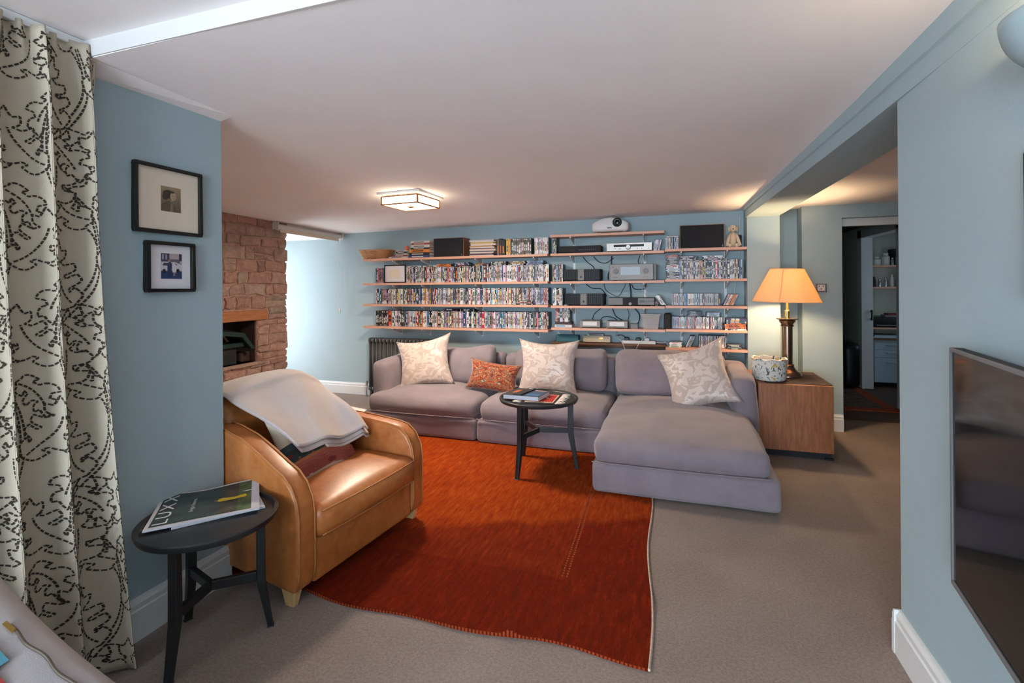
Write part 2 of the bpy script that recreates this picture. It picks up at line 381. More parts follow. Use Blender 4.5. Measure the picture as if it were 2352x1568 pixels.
c = t.ramp(zz, [(0, rgb(190, 166, 138)), (0.10, rgb(146, 72, 60)), (0.24, rgb(168, 86, 74)), (0.30, rgb(178, 110, 72)), (0.34, rgb(48, 60, 62)), (0.50, rgb(60, 74, 74)), (0.58, rgb(212, 196, 170))], 'CONSTANT')
blk = t.voro(t.map((3.2, 5.5, 1), loc=(0.3, 0.2, 0), src='UV'), 1.0); c = t.mix(t.ramp(blk, [(0.16, (1, 1, 1, 1)), (0.18, (0, 0, 0, 1))], 'CONSTANT'), c, rgb(120, 44, 36))
t.col(c); t.set(Roughness=0.95); t.bump(t.noise(t.map((20, 200, 1), src='UV'), 3, 2), 0.4, 0.004)
t = NT('leafy_print'); v = t.map((1, 1, 1)); n1 = t.noise(t.map((1.6, 1.6, 0.9), rot=(0.4, 0.5, 0.7)), 30, 1, 0.4, 1.4); n2 = t.noise(v, 24, 1, 0.4, 0.6)
c = t.mix(t.ramp(n1, [(0.60, (0, 0, 0, 1)), (0.62, (1, 1, 1, 1))]), rgb(222, 216, 206), rgb(92, 100, 88))
t.col(t.mix(t.ramp(n2, [(0.66, (0, 0, 0, 1)), (0.68, (1, 1, 1, 1))]), c, rgb(206, 168, 96))); t.set(Roughness=0.9)

# ------------------------------------------------------------------ the setting
YB = 5.5        # shelf wall
def CZ(x, y): return 2.27 + 0.0068 * x - 0.023 * y     # the old ceiling is not level
def slab(pts, z0f, z1f):
    """polygon in xy with bottom/top heights from functions"""
    b = B(); n = len(pts)
    b.add([(x, y, z0f(x, y)) for x, y in pts] + [(x, y, z1f(x, y)) for x, y in pts],
          [tuple(range(n - 1, -1, -1)), tuple(range(n, 2 * n))] + [(i, (i + 1) % n, (i + 1) % n + n, i + n) for i in range(n)])
    return b
flat = lambda z: (lambda x, y: z)
struct(slab([(-5.6, -4.4), (1.3, -4.4), (4.0, 2.0), (4.0, 5.88), (1.2, 5.88), (-5.6, 5.6)], flat(-0.1), flat(0)), 'floor', 'carpet')
struct(slab([(1.16, 5.88), (3.6, 5.88), (3.6, 8.9), (1.16, 8.9)], flat(-0.1), flat(-0.004)), 'floor_hall', 'oak_floor')
# ceilings: main, raised bay by the windows, hall
b = slab([(-5.5, 1.2), (0.9, 1.2), (0.75, 5.6), (-5.5, 5.6)], CZ, flat(2.5)); struct(b, 'ceiling', 'ceiling_paint')
struct(slab([(-2.3, -4.4), (1.2, -4.4), (1.2, 1.2), (-2.3, 1.2)], flat(2.292), flat(2.5)), 'ceiling_bay', 'ceiling_paint')
struct(slab([(0.9, 1.2), (4.0, 1.2), (4.0, 5.56), (0.75, 5.56)], lambda x, y: 2.24 - 0.017 * y, flat(2.5)), 'ceiling_hall', 'ceiling_paint')
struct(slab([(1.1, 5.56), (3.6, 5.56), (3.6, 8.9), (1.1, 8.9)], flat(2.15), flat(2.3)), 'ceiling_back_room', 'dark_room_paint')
struct(B().box(-2.06, 0.79, 1.194, 1.2, 2.232, 2.292), 'step_dimming_board', 'ceiling_paint_dimmed')  # thin board added over the ceiling step, its greyer colour dims the light there
# left wall with window opening, cove under the ceiling
b = B(); LX = -2.06
b.box(LX - 0.3, LX, 0.62, 1.80, 0, 2.5); b.box(LX - 0.3, LX, -4.3, -1.1, 0, 2.5); b.box(LX - 0.3, LX, -1.1, 0.62, 0, 0.35); b.box(LX - 0.3, LX, -1.1, 0.62, 2.1, 2.5)
struct(b, 'wall_left', 'wall_paint')
b = B(); b.add([(LX, 1.2, 2.195), (LX, 1.80, 2.2), (LX + 0.075, 1.80, CZ(LX, 1.80) + 0.001), (LX + 0.075, 1.2, CZ(LX, 1.2) + 0.001), (LX, 1.2, 2.3), (LX, 1.80, 2.3)],
      [(0, 3, 2, 1), (0, 1, 5, 4), (3, 4, 5, 2), (1, 2, 5), (0, 4, 3)]); struct(b, 'trim_1', 'ceiling_paint')
b = B(); b.box(-4.6, LX - 0.3, 1.65, 1.80, 0, 2.5); struct(b, 'wall_return', 'wall_paint')
# wall behind the camera with garden window
b = B(); b.box(-2.3, -2.0, -4.5, -4.25, 0, 2.5); b.box(0.6, 1.2, -4.5, -4.25, 0, 2.5); b.box(-2.0, 0.6, -4.5, -4.25, 0, 0.4); b.box(-2.0, 0.6, -4.5, -4.25, 2.1, 2.5)
struct(b, 'wall_near', 'wall_paint')
# right wall and beam
b = B(); b.box(0.8, 1.08, -4.3, 2.22, 0, 2.5); struct(b, 'wall_right', 'wall_paint')
b = B(); n = 14
def bx(y): return 0.80 + (y - 2.2) * (-0.146 / 3.05)
ys = [-4.2 + (5.27 + 4.2) * i / n for i in range(n + 1)]
vs = []
for y in ys:
    z = min(2.085, 2.085 - 0.012 * (y - 2.2)); q = bx(y) if y > 2.2 else 0.80 - 0.001
    vs += [(q, y, z), (q + 0.285, y, z), (q + 0.285, y, 2.45), (q - 0.012, y, 2.45), (q - 0.012, y, z + 0.075), (q, y, z + 0.070)]
fs = [(i * 6 + k, i * 6 + (k + 1) % 6, (i + 1) * 6 + (k + 1) % 6, (i + 1) * 6 + k) for i in range(n) for k in range(6)] + [tuple(range(6)), tuple(range(n * 6 + 5, n * 6 - 1, -1))]
b.add(vs, fs); struct(b, 'beam', 'wall_paint')
# shelf wall and the nib that ends it
b = B(); b.box(-5.6, 1.0, YB, YB + 0.2, 0, 2.5); struct(b, 'wall_back', 'wall_paint')
b = B(); b.box(0.665, 0.948, 5.25, YB - 0.001, 0, 2.5); struct(b, 'wall_nib', 'wall_paint')
b = B(); b.box(1.165, 1.475, 5.4, 5.56, 0, 2.3); b.box(1.475, 2.5, 5.4, 5.56, 2.02, 2.3); b.box(2.5, 4.0, 5.4, 5.56, 0, 2.3); b.box(1.165, 1.30, 5.56, 8.9, 0, 2.3)
struct(b, 'wall_hall', 'wall_paint')
b = B(); b.box(0.94, 1.20, 5.60, 5.7, 0, 2.3); struct(b, 'wall_recess', 'wall_paint')
b = B(); b.box(3.9, 4.0, 1.2, 5.4, 0, 2.5); b.box(1.0, 4.0, 1.2, 1.3, 0, 2.5); struct(b, 'wall_passage', 'wall_paint')
# lobby beyond the doorway, darker paint
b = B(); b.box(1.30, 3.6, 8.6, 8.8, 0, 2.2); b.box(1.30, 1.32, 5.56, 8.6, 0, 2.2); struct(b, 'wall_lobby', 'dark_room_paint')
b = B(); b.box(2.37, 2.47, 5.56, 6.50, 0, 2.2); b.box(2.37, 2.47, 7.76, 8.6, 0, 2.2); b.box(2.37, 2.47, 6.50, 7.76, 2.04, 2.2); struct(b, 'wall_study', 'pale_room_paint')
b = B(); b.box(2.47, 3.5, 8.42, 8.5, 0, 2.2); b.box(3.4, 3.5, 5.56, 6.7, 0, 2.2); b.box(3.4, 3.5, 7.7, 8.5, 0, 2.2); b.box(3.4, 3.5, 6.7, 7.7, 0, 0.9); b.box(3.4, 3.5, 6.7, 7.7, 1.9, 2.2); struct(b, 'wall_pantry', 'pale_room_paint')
# door frames
b = B(); b.box(1.475, 1.50, 5.40, 5.56, 0, 2.02); struct(b, 'trim_2', 'wall_paint')
b = B(); b.box(1.475, 2.5, 5.50, 5.60, 1.955, 1.995); b.box(1.475, 2.5, 5.485, 5.5, 1.95, 2.02); struct(b, 'trim_3', 'white_gloss')
b = B(); b.box(2.345, 2.375, 7.66, 7.80, 0, 2.10); b.box(2.345, 2.375, 6.46, 6.58, 0, 2.10); b.box(2.345, 2.375, 6.46, 7.80, 2.0, 2.10); b.box(2.375, 2.47, 6.5, 7.76, 2.0, 2.04); struct(b, 'trim_4', 'white_gloss', bevel=0.004)
d = struct(B().box(2.37, 2.475, 7.66, 7.70, 0.005, 2.0), 'door_1', 'white_gloss')
h = B(); h.box(2.44, 2.46, 7.63, 7.66, 1.02, 1.04); h.box(2.44, 2.46, 7.63, 7.66, 0.92, 0.94); h.box(2.442, 2.458, 7.625, 7.637, 0.91, 1.05); h.build('door_handle', 'black_plastic', d)
# baseboards
def skirt(name, p, q, h=0.165, t=0.022, inside=1):
    p = Vector((*p, 0)); q = Vector((*q, 0)); d = (q - p).normalized(); nrm = Vector((-d.y, d.x, 0)) * inside
    prof = [(0, 0), (t, 0), (t, h - 0.045), (t * 0.75, h - 0.04), (t * 0.8, h - 0.02), (t * 0.45, h - 0.008), (t * 0.35, h), (0, h)]
    b = B(); n = len(prof); vs = [p + nrm * a + Vector((0, 0, z)) for a, z in prof] + [q + nrm * a + Vector((0, 0, z)) for a, z in prof]
    b.add(vs, [tuple(range(n)), tuple(range(2 * n - 1, n - 1, -1))] + [(i, i + n, (i + 1) % n + n, (i + 1) % n) for i in range(n)])
    return struct(b, name, 'white_gloss')
skirt('baseboard_left', (LX, 1.822), (LX, 0.3), inside=1); skirt('baseboard_return', (LX - .3, 1.80), (LX, 1.80), inside=1)
skirt('baseboard_right', (0.8, -4.2), (0.8, 2.22), inside=1)
skirt('baseboard_right_end', (0.776, 2.22), (1.09, 2.22), inside=1)
skirt('baseboard_back', (-3.7, YB), (-5.3, YB), h=0.15, inside=1)
skirt('baseboard_hall', (1.497, 5.4), (1.165, 5.4), h=0.16, inside=1)
# alcove with the far window
b = B(); b.box(-5.6, -5.4, 4.3, 4.60, 0, 2.3); b.box(-5.6, -5.4, 5.46, 5.5, 0, 2.3); b.box(-5.6, -5.4, 4.6, 5.46, 0, 0.2); b.box(-5.6, -5.4, 4.6, 5.46, 1.97, 2.3)
struct(b, 'wall_alcove', 'wall_paint')
b = B(); b.box(-5.4, -4.24, 4.4, YB, 2.05, 2.3); struct(b, 'ceiling_alcove', 'ceiling_paint')
def window(name, axis, fixed, a0, a1, z0, z1, t=0.06, mull=1):
    """frame in plane axis=fixed"""
    def bb(b, p, q, z, w, dd=t):
        if axis == 'x': b.box(fixed - dd / 2, fixed + dd / 2, p, q, z, w)
        else: b.box(p, q, fixed - dd / 2, fixed + dd / 2, z, w)
    root = bpy.data.objects.new(name, None); COL.objects.link(root); ORG[root.name] = Vector((0, 0, 0)); root['kind'] = 'structure'
    b = B(); bb(b, a0, a0 + 0.05, z0, z1); bb(b, a1 - 0.05, a1, z0, z1); bb(b, a0 + 0.05, a1 - 0.05, z0, z0 + 0.05); bb(b, a0 + 0.05, a1 - 0.05, z1 - 0.05, z1)
    b.build('window_frame', 'white_gloss', root)
    st = (a1 - a0 - 0.05) / (mull + 1)
    for i in range(mull):
        m = a0 + 0.025 + st * (i + 1); bb(bb_ := B(), m - 0.02, m + 0.02, z0 + 0.05, z1 - 0.05); bb_.build('mullion', 'white_gloss', root)
    for i in range(mull + 1):
        m = a0 + 0.025 + st * i; bb(g := B(), m + 0.026, m + st - 0.026, z0 + 0.05, z1 - 0.05, 0.008); g.build('pane', 'window_glass', root)
window('window_1', 'x', -5.5, 4.6, 5.46, 0.2, 1.97, mull=0)
window('window_2', 'x', LX - 0.22, -1.1, 0.62, 0.35, 2.1)
window('window_3', 'y', -4.4, -2.0, 0.6, 0.4, 2.1, mull=2)
window('added_study_window', 'x', 3.45, 6.7, 7.7, 0.9, 1.9)  # unseen window added to hold the study fill light
# ------------------------------------------------------------------ stone chimney wall
SX = -4.25; SY1 = 4.56
NY0, NY1, NZ0, NZ1 = 3.35, 4.135, 0.62, 1.06        # hearth niche
root = bpy.data.objects.new('wall_stone', None); COL.objects.link(root); root['kind'] = 'structure'; root['label'] = 'rough reddish rubble stone chimney wall with a hearth niche'; ORG[root.name] = Vector((0, 0, 0))
b = B(); b.box(-4.55, SX - 0.006, 1.80, NY0, 0, 2.3); b.box(-4.55, SX - 0.006, NY1, SY1 - 0.012, 0, 2.3); b.box(-4.55, SX - 0.006, NY0, NY1, 0, NZ0); b.box(-4.55, SX - 0.006, NY0, NY1, NZ1, 2.3)
b.box(-4.6, -4.55, 1.80, SY1 - 0.03, 0, 2.3); b.box(-4.55, SX - 0.006, SY1 - 0.03, SY1, 2.06, 2.3)
b.build('mortar', 'mortar', root)
b = B(); b.box(-4.549, -4.545, NY0, NY1, NZ0, NZ1); b.box(-4.545, SX - 0.03, NY1 - 0.004, NY1, NZ0, NZ1); b.build('niche_lining', 'soot', root)
rs = random.Random(11)
def stone(y0, y1, z0, z1, proud, nm='stone'):
    g = rs.uniform(0.004, 0.010); y0 += g; y1 -= g; z0 += g * .8; z1 -= g * .8
    j = lambda a: rs.uniform(-a, a); a = min(0.014, (y1 - y0) * .12, (z1 - z0) * .14)
    ring = [(y0 + j(a), z0 + j(a)), ((y0 + y1) / 2 + j(a), z0 + j(a)), (y1 + j(a), z0 + j(a)), (y1 + j(a), (z0 + z1) / 2 + j(a)), (y1 + j(a), z1 + j(a)), ((y0 + y1) / 2 + j(a), z1 + j(a)), (y0 + j(a), z1 + j(a)), (y0 + j(a), (z0 + z1) / 2 + j(a))]
    cy = (y0 + y1) / 2; cz = (z0 + z1) / 2; vs = []; x0 = SX - 0.05
    for sc, x in ((1.0, x0), (1.0, SX + proud * .35), (0.90, SX + proud)):
        vs += [(x + (j(0.005) if sc < 1 else 0), cy + (p - cy) * sc, cz + (q - cz) * sc) for p, q in ring]
    vs.append((SX + proud + rs.uniform(0.002, 0.014), cy + j(.02), cz + j(.01)))
    fs = [(k * 8 + i, k * 8 + (i + 1) % 8, (k + 1) * 8 + (i + 1) % 8, (k + 1) * 8 + i) for k in range(2) for i in range(8)] + [(16 + i, 16 + (i + 1) % 8, 24) for i in range(8)]
    B().add(vs, fs).build(nm, 'rubble_stone', root)
z = 0.0
while z < 2.13:
    hh = rs.uniform(0.075, 0.15)
    if z < NZ0 < z + hh + 0.04: hh = NZ0 - z
    if z < NZ1 < z + hh + 0.04 and z < NZ1 - .02: hh = NZ1 - z
    if z + hh > 2.08: hh = CZ(SX, 4) + 0.02 - z
    y = SY1
    first = True
    while y > 2.6:
        w = rs.uniform(0.10, 0.32) * (1.15 if hh < .1 else 1)
        y0 = y - w; infl = (z + hh > NZ0 + .01 and z < NZ1 - .01)
        if infl and y > NY1 - .01 and y0 < NY1 + 0.05: y0 = NY1
        if infl and NY0 + .001 < y <= NY1 + .01: y = NY0; continue
        if NZ1 - .01 <= z < NZ1 + 0.1 and y0 < NY1 + .14 and y > NY0 - .2:
            y0 = NY1 + .14 if y > NY1 + .17 else None
            if y0 is None: y = NY0 - .2; continue
        if rs.random() < 0.22 and hh > 0.11 and not infl:
            q = z + hh * rs.uniform(.4, .6); stone(y0, y, z, q, rs.uniform(.002, .014)); stone(y0, y, q, z + hh, rs.uniform(.002, .014))
        else: stone(y0, y + (rs.uniform(-.004, .016) if first else 0), z, z + hh, rs.uniform(.002, .018))
        first = False; y = y0
    z += hh
# end face stones of the chimney breast towards the alcove (seen only edge-on)
B().box(-4.3, SX + 0.035, NY0 - .18, NY1 + 0.115, NZ1 + 0.0, NZ1 + 0.105).build('lintel', 'lintel_oak', root, bevel=0.012, label='reddish timber lintel over the hearth niche')
B().box(-4.5, SX + 0.03, NY0 - .1, NY1 + 0.09, NZ0 - 0.035, NZ0).build('hearth_slab', 'rubble_stone', root, bevel=0.008)
# ------------------------------------------------------------------ stove hood in the niche
st = thing('stove_hood', (-4.35, 3.75, 0.62), 'dark green metal stove cowl inside the stone hearth niche', 'stove')
b = B(); pr = [(3.45, 0.80), (3.45, 1.0), (3.70, 1.005), (3.93, 0.97), (4.06, 0.80), (4.02, 0.795), (3.90, 0.93), (3.70, 0.96), (3.50, 0.95), (3.50, 0.80)]
n = len(pr); b.add([(-4.47, y, z) for y, z in pr] + [(-4.20, y, z - 0.03) for y, z in pr], [tuple(range(n)), tuple(range(2 * n - 1, n - 1, -1))] + [(i, i + n, (i + 1) % n + n, (i + 1) % n) for i in range(n)])
b.build('cowl', 'stove_green', st, bevel=0.004); B().box(-4.45, -4.25, 3.50, 3.98, 0.80, 0.84).build('lip', 'stove_green', st, bevel=0.004)
B().box(-4.48, -4.30, 3.45, 3.92, 0.621, 0.80).build('firebox', 'matt_black', st, bevel=0.006)
B().box(-4.46, -4.33, 4.0, 4.12, 0.62, 0.73).build('log', 'soot', None, bevel=0.02, label='dark log end standing beside the green stove cowl', cat='log')
# ------------------------------------------------------------------ rug
b = B()
def rugp(u, v):
    x0 = -2.42; x1 = -0.105 - 0.062 * v * 1.7; x = x0 + (x1 - x0) * u; y = 1.845 + 2.5 * v
    y += 0.02 * math.sin(u * 9) * (1 - v) ** 6 + 0.012 * math.sin(u * 23 + 1) * (1 - v) ** 8
    x += 0.012 * math.sin(v * 14) * u ** 8
    z = 0.013 + 0.004 * max(0, math.sin(u * 17 + 2)) * (1 - v) ** 3
    r = math.exp(-((u - 0.77 - 0.06 * v) / 0.012) ** 2) * max(0, 1 - v * 6); z += 0.016 * r
    r = math.exp(-((v - 0.16) / 0.02) ** 2) * max(0, u * 6 - 5); z += 0.012 * r
    return (x, y, z)
NU, NV = 110, 90
b.grid(rugp, NU, NV)
rim = [rugp(i / NU, 0) for i in range(NU + 1)] + [rugp(1, j / NV) for j in range(1, NV + 1)] + [rugp(1 - i / NU, 1) for i in range(1, NU + 1)] + [rugp(0, 1 - j / NV) for j in range(1, NV)]
n = len(rim); b.add(rim + [(p[0], p[1], 0.0) for p in rim], [(i, i + n, (i + 1) % n + n, (i + 1) % n) for i in range(n)])
rug = b.build('rug', 'rug_pile', None, smooth=True, org=(0, 0, 0), label='deep orange and red hand-knotted wool rug under armchair and sofa', cat='rug')
b = B(); b.tube([(p[0] + 0.004, p[1], p[2] - 0.006) for p in [rugp(1, j / 60) for j in range(61)]], 0.0065, 5); b.build('selvedge', 'rug_edge', rug, smooth=True, label='pale corded selvedge')
b = B(); rs = random.Random(3)
for i in range(150):
    q = rugp(i / 150, 0); b.box(q[0] - .004, q[0] + .005, q[1] - .002, q[1] + .006, 0.002, q[2] - .002)
b.build('end_binding', 'rug_stitch', rug)
b = B()
for k in range(60):
    y = 2.30 + k * 0.022
    for dx in (0, 0.022): b.box(-0.526 + dx - (y - 2.3) * .03, -0.518 + dx - (y - 2.3) * .03, y, y + 0.010, 0.011, 0.0165)
b.build('stitch_line', 'rug_stitch', rug)
# ------------------------------------------------------------------ sofa, three modules
def wav(p, a=0.006, s=5.0):
    return mnoise.noise(Vector(p) * s) * a
def sofa_module(name, label, x0, x1, yf, yb, arm=0, ax=0.2, cush_front=None, cl=None, cr=None):
    root = thing(name, ((x0 + x1) / 2, (yf + yb) / 2, 0.013 if yf < 4.3 else 0), label, 'sofa')
    b = B(); b.rbox(x0, x1, yf, yb, 0.014, 0.215, 0.035, deform=lambda p: (p.x + wav(p, .008), p.y + wav(p + Vector((3, 1, 2)), .008), p.z)); b.build('base', 'sofa_fabric', root, smooth='full')
    cx0 = x0 + 0.03 if cl is None else cl; cx1 = x1 - 0.006 if cr is None else cr
    if arm == 1: cx1 = x1 - 0.03 if cr is None else cr
    yc = yf + (0.0 if cush_front is None else cush_front)
    def dz(p):
        s = wav(p, .012, 4) if p.z > 0.3 else 0
        return (p.x + wav(p + Vector((1, 5, 2)), .01), p.y + wav(p + Vector((4, 0, 2)), .012), p.z + s)
    b = B(); b.rbox(cx0, cx1, yc, 4.86, 0.205, 0.375, 0.06, puff=(0.01, 0.03, 0.065), deform=dz); b.build('seat_cushion', 'sofa_fabric', root, smooth='full')
    b = B(); b.rbox(x0, x1, 4.84, yb, 0.15, 0.70, 0.06, deform=lambda p: (p.x, p.y + wav(p, .01), p.z + wav(p, .012))); b.build('back_frame', 'sofa_fabric', root, smooth='full')
    return root
def back_cushion(root, x0, x1, ztop, lean=0.10, y=4.58, sag=0.02, corner=0.0):
    def df(p):
        k = (p.z - 0.40) / (ztop - 0.40)
        return (p.x + wav(p, .014, 5), p.y + lean * k + wav(p + Vector((2, 2, 2)), .022, 6), p.z + wav(p + Vector((7, 2, 1)), .016, 5) - sag * (1 - ((p.x - x0) / (x1 - x0) * 2 - 1) ** 2) * max(0, k) + corner * ((p.x - x0) / (x1 - x0)) ** 3 * max(0, k))
    b = B(); b.rbox(x0, x1, y, y + 0.20, 0.40, ztop, 0.07, puff=(0.01, 0.05, 0.01), deform=df); b.build('back_cushion', 'sofa_fabric', root, smooth='full')
def arm_mesh(root, x0, x1, y0, y1, zf, zb, lean=0.0):
    def df(p):
        k = max(0, (p.z - 0.1) / 0.6); t_ = (p.y - y0) / (y1 - y0)
        return (p.x + lean * k + wav(p, .012, 5), p.y + wav(p + Vector((1, 2, 7)), .012), p.z + (zb - zf) * t_ * k + wav(p, .008))
    b = B(); b.rbox(x0, x1, y0, y1, 0.1, zf, 0.06, puff=(0.02, 0.0, 0.0), deform=df); b.build('arm', 'sofa_fabric', root, smooth='full')
sl = sofa_module('sofa_module', 'grey-mauve sofa end unit with left arm beside the radiator', -2.88, -1.705, 4.06, 5.02, -1, cl=-2.83)
arm_mesh(sl, -2.87, -2.70, 4.20, 4.98, 0.665, 0.70, lean=-0.01); back_cushion(sl, -2.66, -1.77, 0.775, corner=0.03, sag=0.03)
sm = sofa_module('sofa_module', 'grey-mauve armless middle unit of the sofa behind the small table', -1.695, -0.555, 4.05, 5.02)
back_cushion(sm, -1.52, -0.635, 0.775, corner=0.02)
sr = sofa_module('sofa_chaise', 'grey-mauve chaise end of the sofa next to the walnut cabinet', -0.545, 0.60, 3.30, 5.02, 1, cl=-0.532, cr=0.545)
arm_mesh(sr, 0.44, 0.62, 4.24, 4.98, 0.665, 0.69, lean=-0.02); back_cushion(sr, -0.53, 0.40, 0.785, sag=0.0)
# piping along the seat edges
for root, (x0, x1, yf) in ((sl, (-2.83, -1.71, 4.06)), (sm, (-1.69, -0.56, 4.05)), (sr, (-0.54, 0.545, 3.30))):
    b = B(); b.tube([(x0 + (x1 - x0) * i / 20, yf - 0.005 - 0.028 * (1 - (2 * i / 20 - 1) ** 2) * .6, 0.222) for i in range(21)], 0.005, 5); b.build('piping', 'sofa_fabric', root, smooth='full')
# ------------------------------------------------------------------ scatter cushions
def pillow(name, label, w, h, t, M4, m, pinch=0.10, n=20, wr=0.012, seed=0, group=None):
    vs = []; uv = []; fs = []
    for side in (1, -1):
        for j in range(n + 1):
            for i in range(n + 1):
                u = 2 * i / n - 1; v = 2 * j / n - 1
                x = w / 2 * u * (1 - pinch * (1 - v * v) ** 1.0 * abs(u) ** 1.5); y = h / 2 * v * (1 - pinch * (1 - u * u) * abs(v) ** 1.5)
                g = max(0, (1 - u ** 2) * (1 - v ** 2)) ** 0.42
                nz = mnoise.noise(Vector((x * 9 + seed, y * 9, side))) * wr + mnoise.noise(Vector((x * 22 + seed, y * 22, side * 3))) * wr * .4
                vs.append((x, y, side * (t / 2 * g + nz * min(1, g * 1.5)))); uv.append((i / n, j / n))
    N = (n + 1) ** 2
    for j in range(n):
        for i in range(n):
            a0 = j * (n + 1) + i; q = (a0, a0 + 1, a0 + n + 2, a0 + n + 1); fs.append(q); fs.append(tuple(N + k for k in reversed(q)))
    me = bpy.data.meshes.new(name); me.from_pydata(vs, [], fs); l = me.uv_layers.new(name='UVMap')
    for lp in me.loops: l.data[lp.index].uv = uv[lp.vertex_index]
    bm = bmesh.new(); bm.from_mesh(me); bmesh.ops.remove_doubles(bm, verts=bm.verts, dist=1e-6); bm.to_mesh(me); bm.free()
    me.materials.append(MATS[m]); me.polygons.foreach_set('use_smooth', [True] * len(me.polygons))
    o = bpy.data.objects.new(name, me); COL.objects.link(o); o.matrix_world = M4
    return tag(o, label, 'cushion', group)
def frame4(center, ux, uy):
    ux = Vector(ux).normalized(); uy = Vector(uy); uy = (uy - ux * uy.dot(ux)).normalized(); uz = ux.cross(uy)
    M4 = Matrix((ux, uy, uz)).transposed().to_4x4(); M4.translation = Vector(center); return M4
pillow('damask_cushion', 'square cream damask cushion in the left corner of the sofa', 0.60, 0.54, 0.18, frame4((-2.42, 4.46, 0.63), (0.95, 0.18, 0.17), (-0.14, 0.30, 0.95)), 'damask', 0.19, seed=1)
pillow('lumbar_cushion', 'small rust-red bird and flower print lumbar cushion on the sofa', 0.52, 0.30, 0.15, frame4((-1.67, 4.44, 0.53), (0.97, 0.10, -0.13), (0.05, 0.34, 0.94)), 'birds_print', 0.15, seed=2)
pillow('damask_cushion', 'square cream damask cushion standing upright behind the small table', 0.59, 0.54, 0.18, frame4((-1.13, 4.45, 0.64), (1.0, 0.05, 0.0), (0.01, 0.28, 0.95)), 'damask', 0.19, seed=3)
pillow('damask_cushion', 'lamp-lit golden damask cushion propped against the right arm of the sofa', 0.57, 0.58, 0.17, frame4((0.165, 4.36, 0.635), (0.90, -0.10, 0.30), (-0.20, 0.48, 0.86)), 'damask', 0.19, seed=4)
# ------------------------------------------------------------------ round tray tables
def tray_table(label, cx, cy, z, R, rl, ang, zs, hz=0.05, floor_z=0.0):
    root = thing('tray_table', (cx, cy, floor_z), label, 'side table')
    T = Matrix.Translation((cx, cy, 0))
    B().lathe([(0.01, z - 0.028), (R - 0.02, z - 0.030), (R - 0.006, z - 0.026), (R, z - 0.012), (R, z - 0.004), (R - 0.004, z), (R - 0.016, z), (R - 0.020, z - 0.010), (R - 0.024, z - 0.014), (0.01, z - 0.014)], 64, T).build('tray_top', 'black_paint', root, smooth=True)
    hub = Vector((cx, cy, zs))
    for k in range(3):
        a = ang + k * 2 * PI / 3; d = Vector((math.cos(a), math.sin(a), 0)); tn = Vector((-d.y, d.x, 0))
        b = B(); vs = []
        for zz, ro, ri in ((z - 0.03, rl * 0.90, rl * 0.76), (zs + 0.06, rl * 0.90, rl * .75), (zs - 0.03, rl * 0.905, rl * 0.76), (floor_z, rl * 1.03, rl * 0.94)):
            w = 0.017 if zz > 0.05 else 0.014
            for rr, sgn in ((ro, -1), (ro, 1), (ri, 1), (ri, -1)): q = Vector((cx, cy, zz)) + d * rr + tn * sgn * w; vs.append(q)
        fs = [(i * 4 + j, i * 4 + (j + 1) % 4, i * 4 + 4 + (j + 1) % 4, i * 4 + 4 + j) for i in range(3) for j in range(4)] + [(0, 1, 2, 3), (15, 14, 13, 12)]
        b.add(vs, fs); b.build('leg', 'black_paint', root, bevel=0.003)
        b = B(); b.bar(hub + d * 0.004, hub + d * rl * 0.80, 0.022, 0.036); b.build('stretcher', 'black_paint', root, bevel=0.002)
    return root
tray_table('round black tray table standing on the rug before the sofa', -1.00, 3.638, 0.553, 0.30, 0.293, math.radians(-108), 0.30, floor_z=0.014)
tray_table('round black tray table beside the leather armchair with a magazine', -1.765, 1.478, 0.50, 0.248, 0.217, math.radians(42.5), 0.22)
# kilim mat and book on the far table
mt = thing('table_mat', (-0.985, 3.63, 0.541), 'small red and black kilim mat with white fringes on tray table', 'mat')
A = [Vector(p) for p in ((-1.09, 3.45, 0.5415), (-0.835, 3.475, 0.5415), (-0.845, 3.80, 0.5415), (-1.12, 3.80, 0.5415))]
def bil(P4, u, v): return P4[0] * (1 - u) * (1 - v) + P4[1] * u * (1 - v) + P4[2] * u * v + P4[3] * (1 - u) * v
def qprism(b, P4, u0, u1, v0, v1, dz0, dz1, c=None):
    q = [bil(P4, u0, v0), bil(P4, u1, v0), bil(P4, u1, v1), bil(P4, u0, v1)]
    b.add([p + Vector((0, 0, dz0)) for p in q] + [p + Vector((0, 0, dz1)) for p in q], [(3, 2, 1, 0), (4, 5, 6, 7), (0, 1, 5, 4), (1, 2, 6, 5), (2, 3, 7, 6), (3, 0, 4, 7)], None, c)
b = B(); qprism(b, A, 0, 1, 0, 1, -0.002, 0.003, (30, 28, 28)); qprism(b, A, 0.10, 0.92, 0.10, 0.9, 0.003, 0.0038, (222, 206, 180)); qprism(b, A, 0.13, 0.89, 0.14, 0.86, 0.0038, 0.0046, (176, 28, 16))
for k in range(9): qprism(b, A, 0.14 + k * .085, 0.18 + k * .085, 0.11, 0.17, 0.0045, 0.005, (222, 206, 180))
qprism(b, A, 0.52, 0.64, 0.42, 0.52, 0.0046, 0.0053, (40, 44, 34)); qprism(b, A, 0.60, 0.70, 0.48, 0.56, 0.0046, 0.0056, (196, 180, 140))
b.build('weave', 'print', mt)
rs = random.Random(5)
for side in (0, 1):
    b = B()
    for k in range(26):
        v = (k + .5) / 26; p = bil(A, side, v) + Vector((0, 0, .002)); dx = (-1 if side == 0 else 1) * rs.uniform(.045, .07)
        if side == 0 and v > .5: dx *= .4
        b.tube([p, p + Vector((dx * .5, rs.uniform(-.012, .012), .003)), p + Vector((dx, rs.uniform(-.02, .02), 0))], 0.0035, 4)
    b.build('fringe', 'fringe_wool', mt, smooth='full')
bk = thing('book', (-1.09, 3.64, 0.548), 'thick paperback with dark and blue cover on the kilim mat', 'book')
